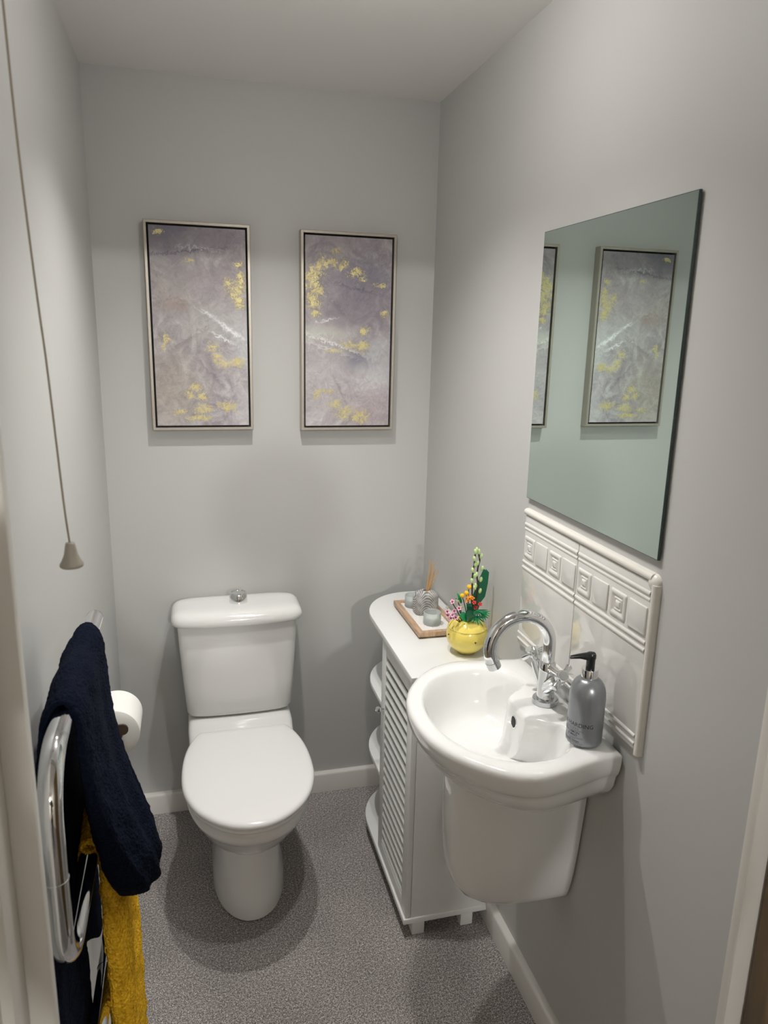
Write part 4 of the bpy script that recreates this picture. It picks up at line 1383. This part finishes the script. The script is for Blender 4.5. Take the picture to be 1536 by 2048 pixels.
# ------------------------------------------------------------------ the photographer in the hallway (shades the hall light)
def skin(name, nodes, edges, material, parent, sub=2):
    me = bpy.data.meshes.new(name)
    me.from_pydata([n_[0] for n_ in nodes], edges, [])
    o_ = bpy.data.objects.new(name, me)
    C.objects.link(o_)
    md = o_.modifiers.new('skin', 'SKIN')
    md.use_smooth_shade = True
    for k_, n_ in enumerate(nodes):
        r_ = n_[1] if isinstance(n_[1], tuple) else (n_[1], n_[1])
        me.skin_vertices[0].data[k_].radius = r_
    me.skin_vertices[0].data[0].use_root = True
    sb = o_.modifiers.new('sub', 'SUBSURF')
    sb.levels = sb.render_levels = sub
    dg = bpy.context.evaluated_depsgraph_get()
    new = bpy.data.meshes.new_from_object(o_.evaluated_get(dg))
    bpy.data.objects.remove(o_)
    b = bmesh.new()
    b.from_mesh(new)
    bpy.data.meshes.remove(new)
    return obj(name, b, material, parent)


M['skin'] = mat('skin', (0.55, 0.36, 0.27), 0.5, sss=0.1)
M['hair'] = mat('dark_hair', (0.03, 0.02, 0.015), 0.6, bump=(200, 0.4, 0.002))
M['denim'] = mat('dark_denim', (0.02, 0.028, 0.05), 0.9, bump=(400, 0.2, 0.001))
man = thing('person', 'person in a grey top and dark trousers standing in the hallway holding up a phone', 'person', (0.64, -2.86, 0))
ph = obj('phone', box(0.200, 0.272, -2.424, -2.416, 1.508, 1.660, 0.003), 'blackgloss', base=(0.236, -2.42, 1.508), auto=40)
tag(ph, 'black phone held upright in front of the person in the hallway', 'phone')
nodes = [((0.64, -2.86, 0.98), (0.12, 0.09)), ((0.64, -2.86, 1.20), (0.10, 0.08)), ((0.64, -2.87, 1.42), (0.11, 0.08)), ((0.64, -2.86, 1.535), 0.052), ((0.64, -2.84, 1.60), 0.050),
         ((0.64, -2.82, 1.665), (0.062, 0.068)), ((0.64, -2.81, 1.735), (0.074, 0.090)), ((0.64, -2.82, 1.795), (0.066, 0.080)),
         ((0.47, -2.85, 1.490), 0.050), ((0.33, -2.73, 1.36), 0.040), ((0.23, -2.56, 1.47), 0.028), ((0.215, -2.49, 1.53), (0.034, 0.018)),
         ((0.82, -2.86, 1.455), 0.050), ((0.85, -2.68, 1.24), 0.040), ((0.37, -2.50, 1.45), 0.028), ((0.315, -2.475, 1.53), (0.034, 0.018)),
         ((0.55, -2.86, 0.90), 0.085), ((0.54, -2.85, 0.50), 0.058), ((0.54, -2.88, 0.10), 0.038), ((0.54, -2.80, 0.04), 0.036), ((0.54, -2.69, 0.03), 0.028),
         ((0.73, -2.86, 0.90), 0.085), ((0.74, -2.85, 0.50), 0.058), ((0.74, -2.88, 0.10), 0.038), ((0.74, -2.80, 0.04), 0.036), ((0.74, -2.69, 0.03), 0.028)]
edges = [(0, 1), (1, 2), (2, 3), (3, 4), (4, 5), (5, 6), (6, 7), (2, 8), (8, 9), (9, 10), (10, 11), (2, 12), (12, 13), (13, 14), (14, 15), (0, 16), (16, 17), (17, 18), (18, 19), (19, 20), (0, 21), (21, 22), (22, 23), (23, 24), (24, 25)]
for side, (wx, wy, wz), sg in ((11, (0.215, -2.49, 1.53), 1), (15, (0.315, -2.475, 1.53), -1)):
    for f_ in range(4):
        a = len(nodes)
        ln_ = (0.9, 1.0, 0.95, 0.8)[f_]
        zz = wz + 0.045 - 0.021 * f_
        nodes += [((wx + sg * -0.004, wy + 0.020, zz), 0.0095), ((wx + sg * 0.004 , wy + 0.046 * ln_, zz + 0.004), 0.0085), ((wx + sg * 0.022, wy + 0.052 * ln_, zz + 0.006), 0.0075)]
        edges += [(side, a), (a, a + 1), (a + 1, a + 2)]
    a = len(nodes)
    nodes += [((wx + sg * 0.018, wy + 0.006, wz + 0.020), 0.011), ((wx + sg * 0.036, wy + 0.030, wz + 0.040), 0.009)]
    edges += [(side, a), (a, a + 1)]
skin('body', nodes, edges, 'skin', man)
top = [((0.66, -2.86, 0.93), (0.19, 0.115)), ((0.66, -2.86, 1.15), (0.185, 0.105)), ((0.65, -2.87, 1.36), (0.185, 0.115)), ((0.64, -2.865, 1.47), (0.10, 0.085)), ((0.64, -2.86, 1.515), (0.062, 0.060)),
       ((0.47, -2.85, 1.485), 0.078), ((0.33, -2.73, 1.36), 0.060), ((0.25, -2.60, 1.435), 0.040), ((0.835, -2.86, 1.45), 0.080), ((0.85, -2.68, 1.24), 0.062), ((0.42, -2.515, 1.425), 0.040)]
skin('sweater', top, [(0, 1), (1, 2), (2, 3), (3, 4), (2, 5), (5, 6), (6, 7), (2, 8), (8, 9), (9, 10)], 'shirt', man)
leg = [((0.64, -2.86, 0.97), (0.160, 0.112)), ((0.55, -2.86, 0.86), 0.105), ((0.54, -2.85, 0.48), 0.078), ((0.54, -2.875, 0.10), 0.058), ((0.73, -2.86, 0.86), 0.105), ((0.74, -2.85, 0.48), 0.078), ((0.74, -2.875, 0.10), 0.058)]
skin('trousers', leg, [(0, 1), (1, 2), (2, 3), (0, 4), (4, 5), (5, 6)], 'denim', man)
hb_ = ellipsoid((0.64, -2.838, 1.770), 0.090, 0.098, 0.088, 32)
for v in hb_.verts:
    if v.co.y > -2.765:
        v.co.z = max(v.co.z, 1.800)
        v.co.y = min(v.co.y, -2.752)
    v.co.z = max(v.co.z, 1.68)
obj('hair', hb_, 'hair', man)
fb_ = bmesh.new()
for sx in (-1, 1):
    ellipsoid((0.64 + sx * 0.030, -2.730, 1.738), 0.011, 0.007, 0.007, 12, fb_)
obj('eyes', fb_, 'seat', man)
nb_ = ellipsoid((0.64, -2.722, 1.712), 0.011, 0.016, 0.020, 16)
merge(nb_, ellipsoid((0.64, -2.742, 1.674), 0.024, 0.012, 0.007, 16))
for sx in (-1, 1):
    merge(nb_, ellipsoid((0.64 + sx * 0.080, -2.822, 1.725), 0.010, 0.018, 0.030, 16))
obj('face_features', nb_, 'skin', man)
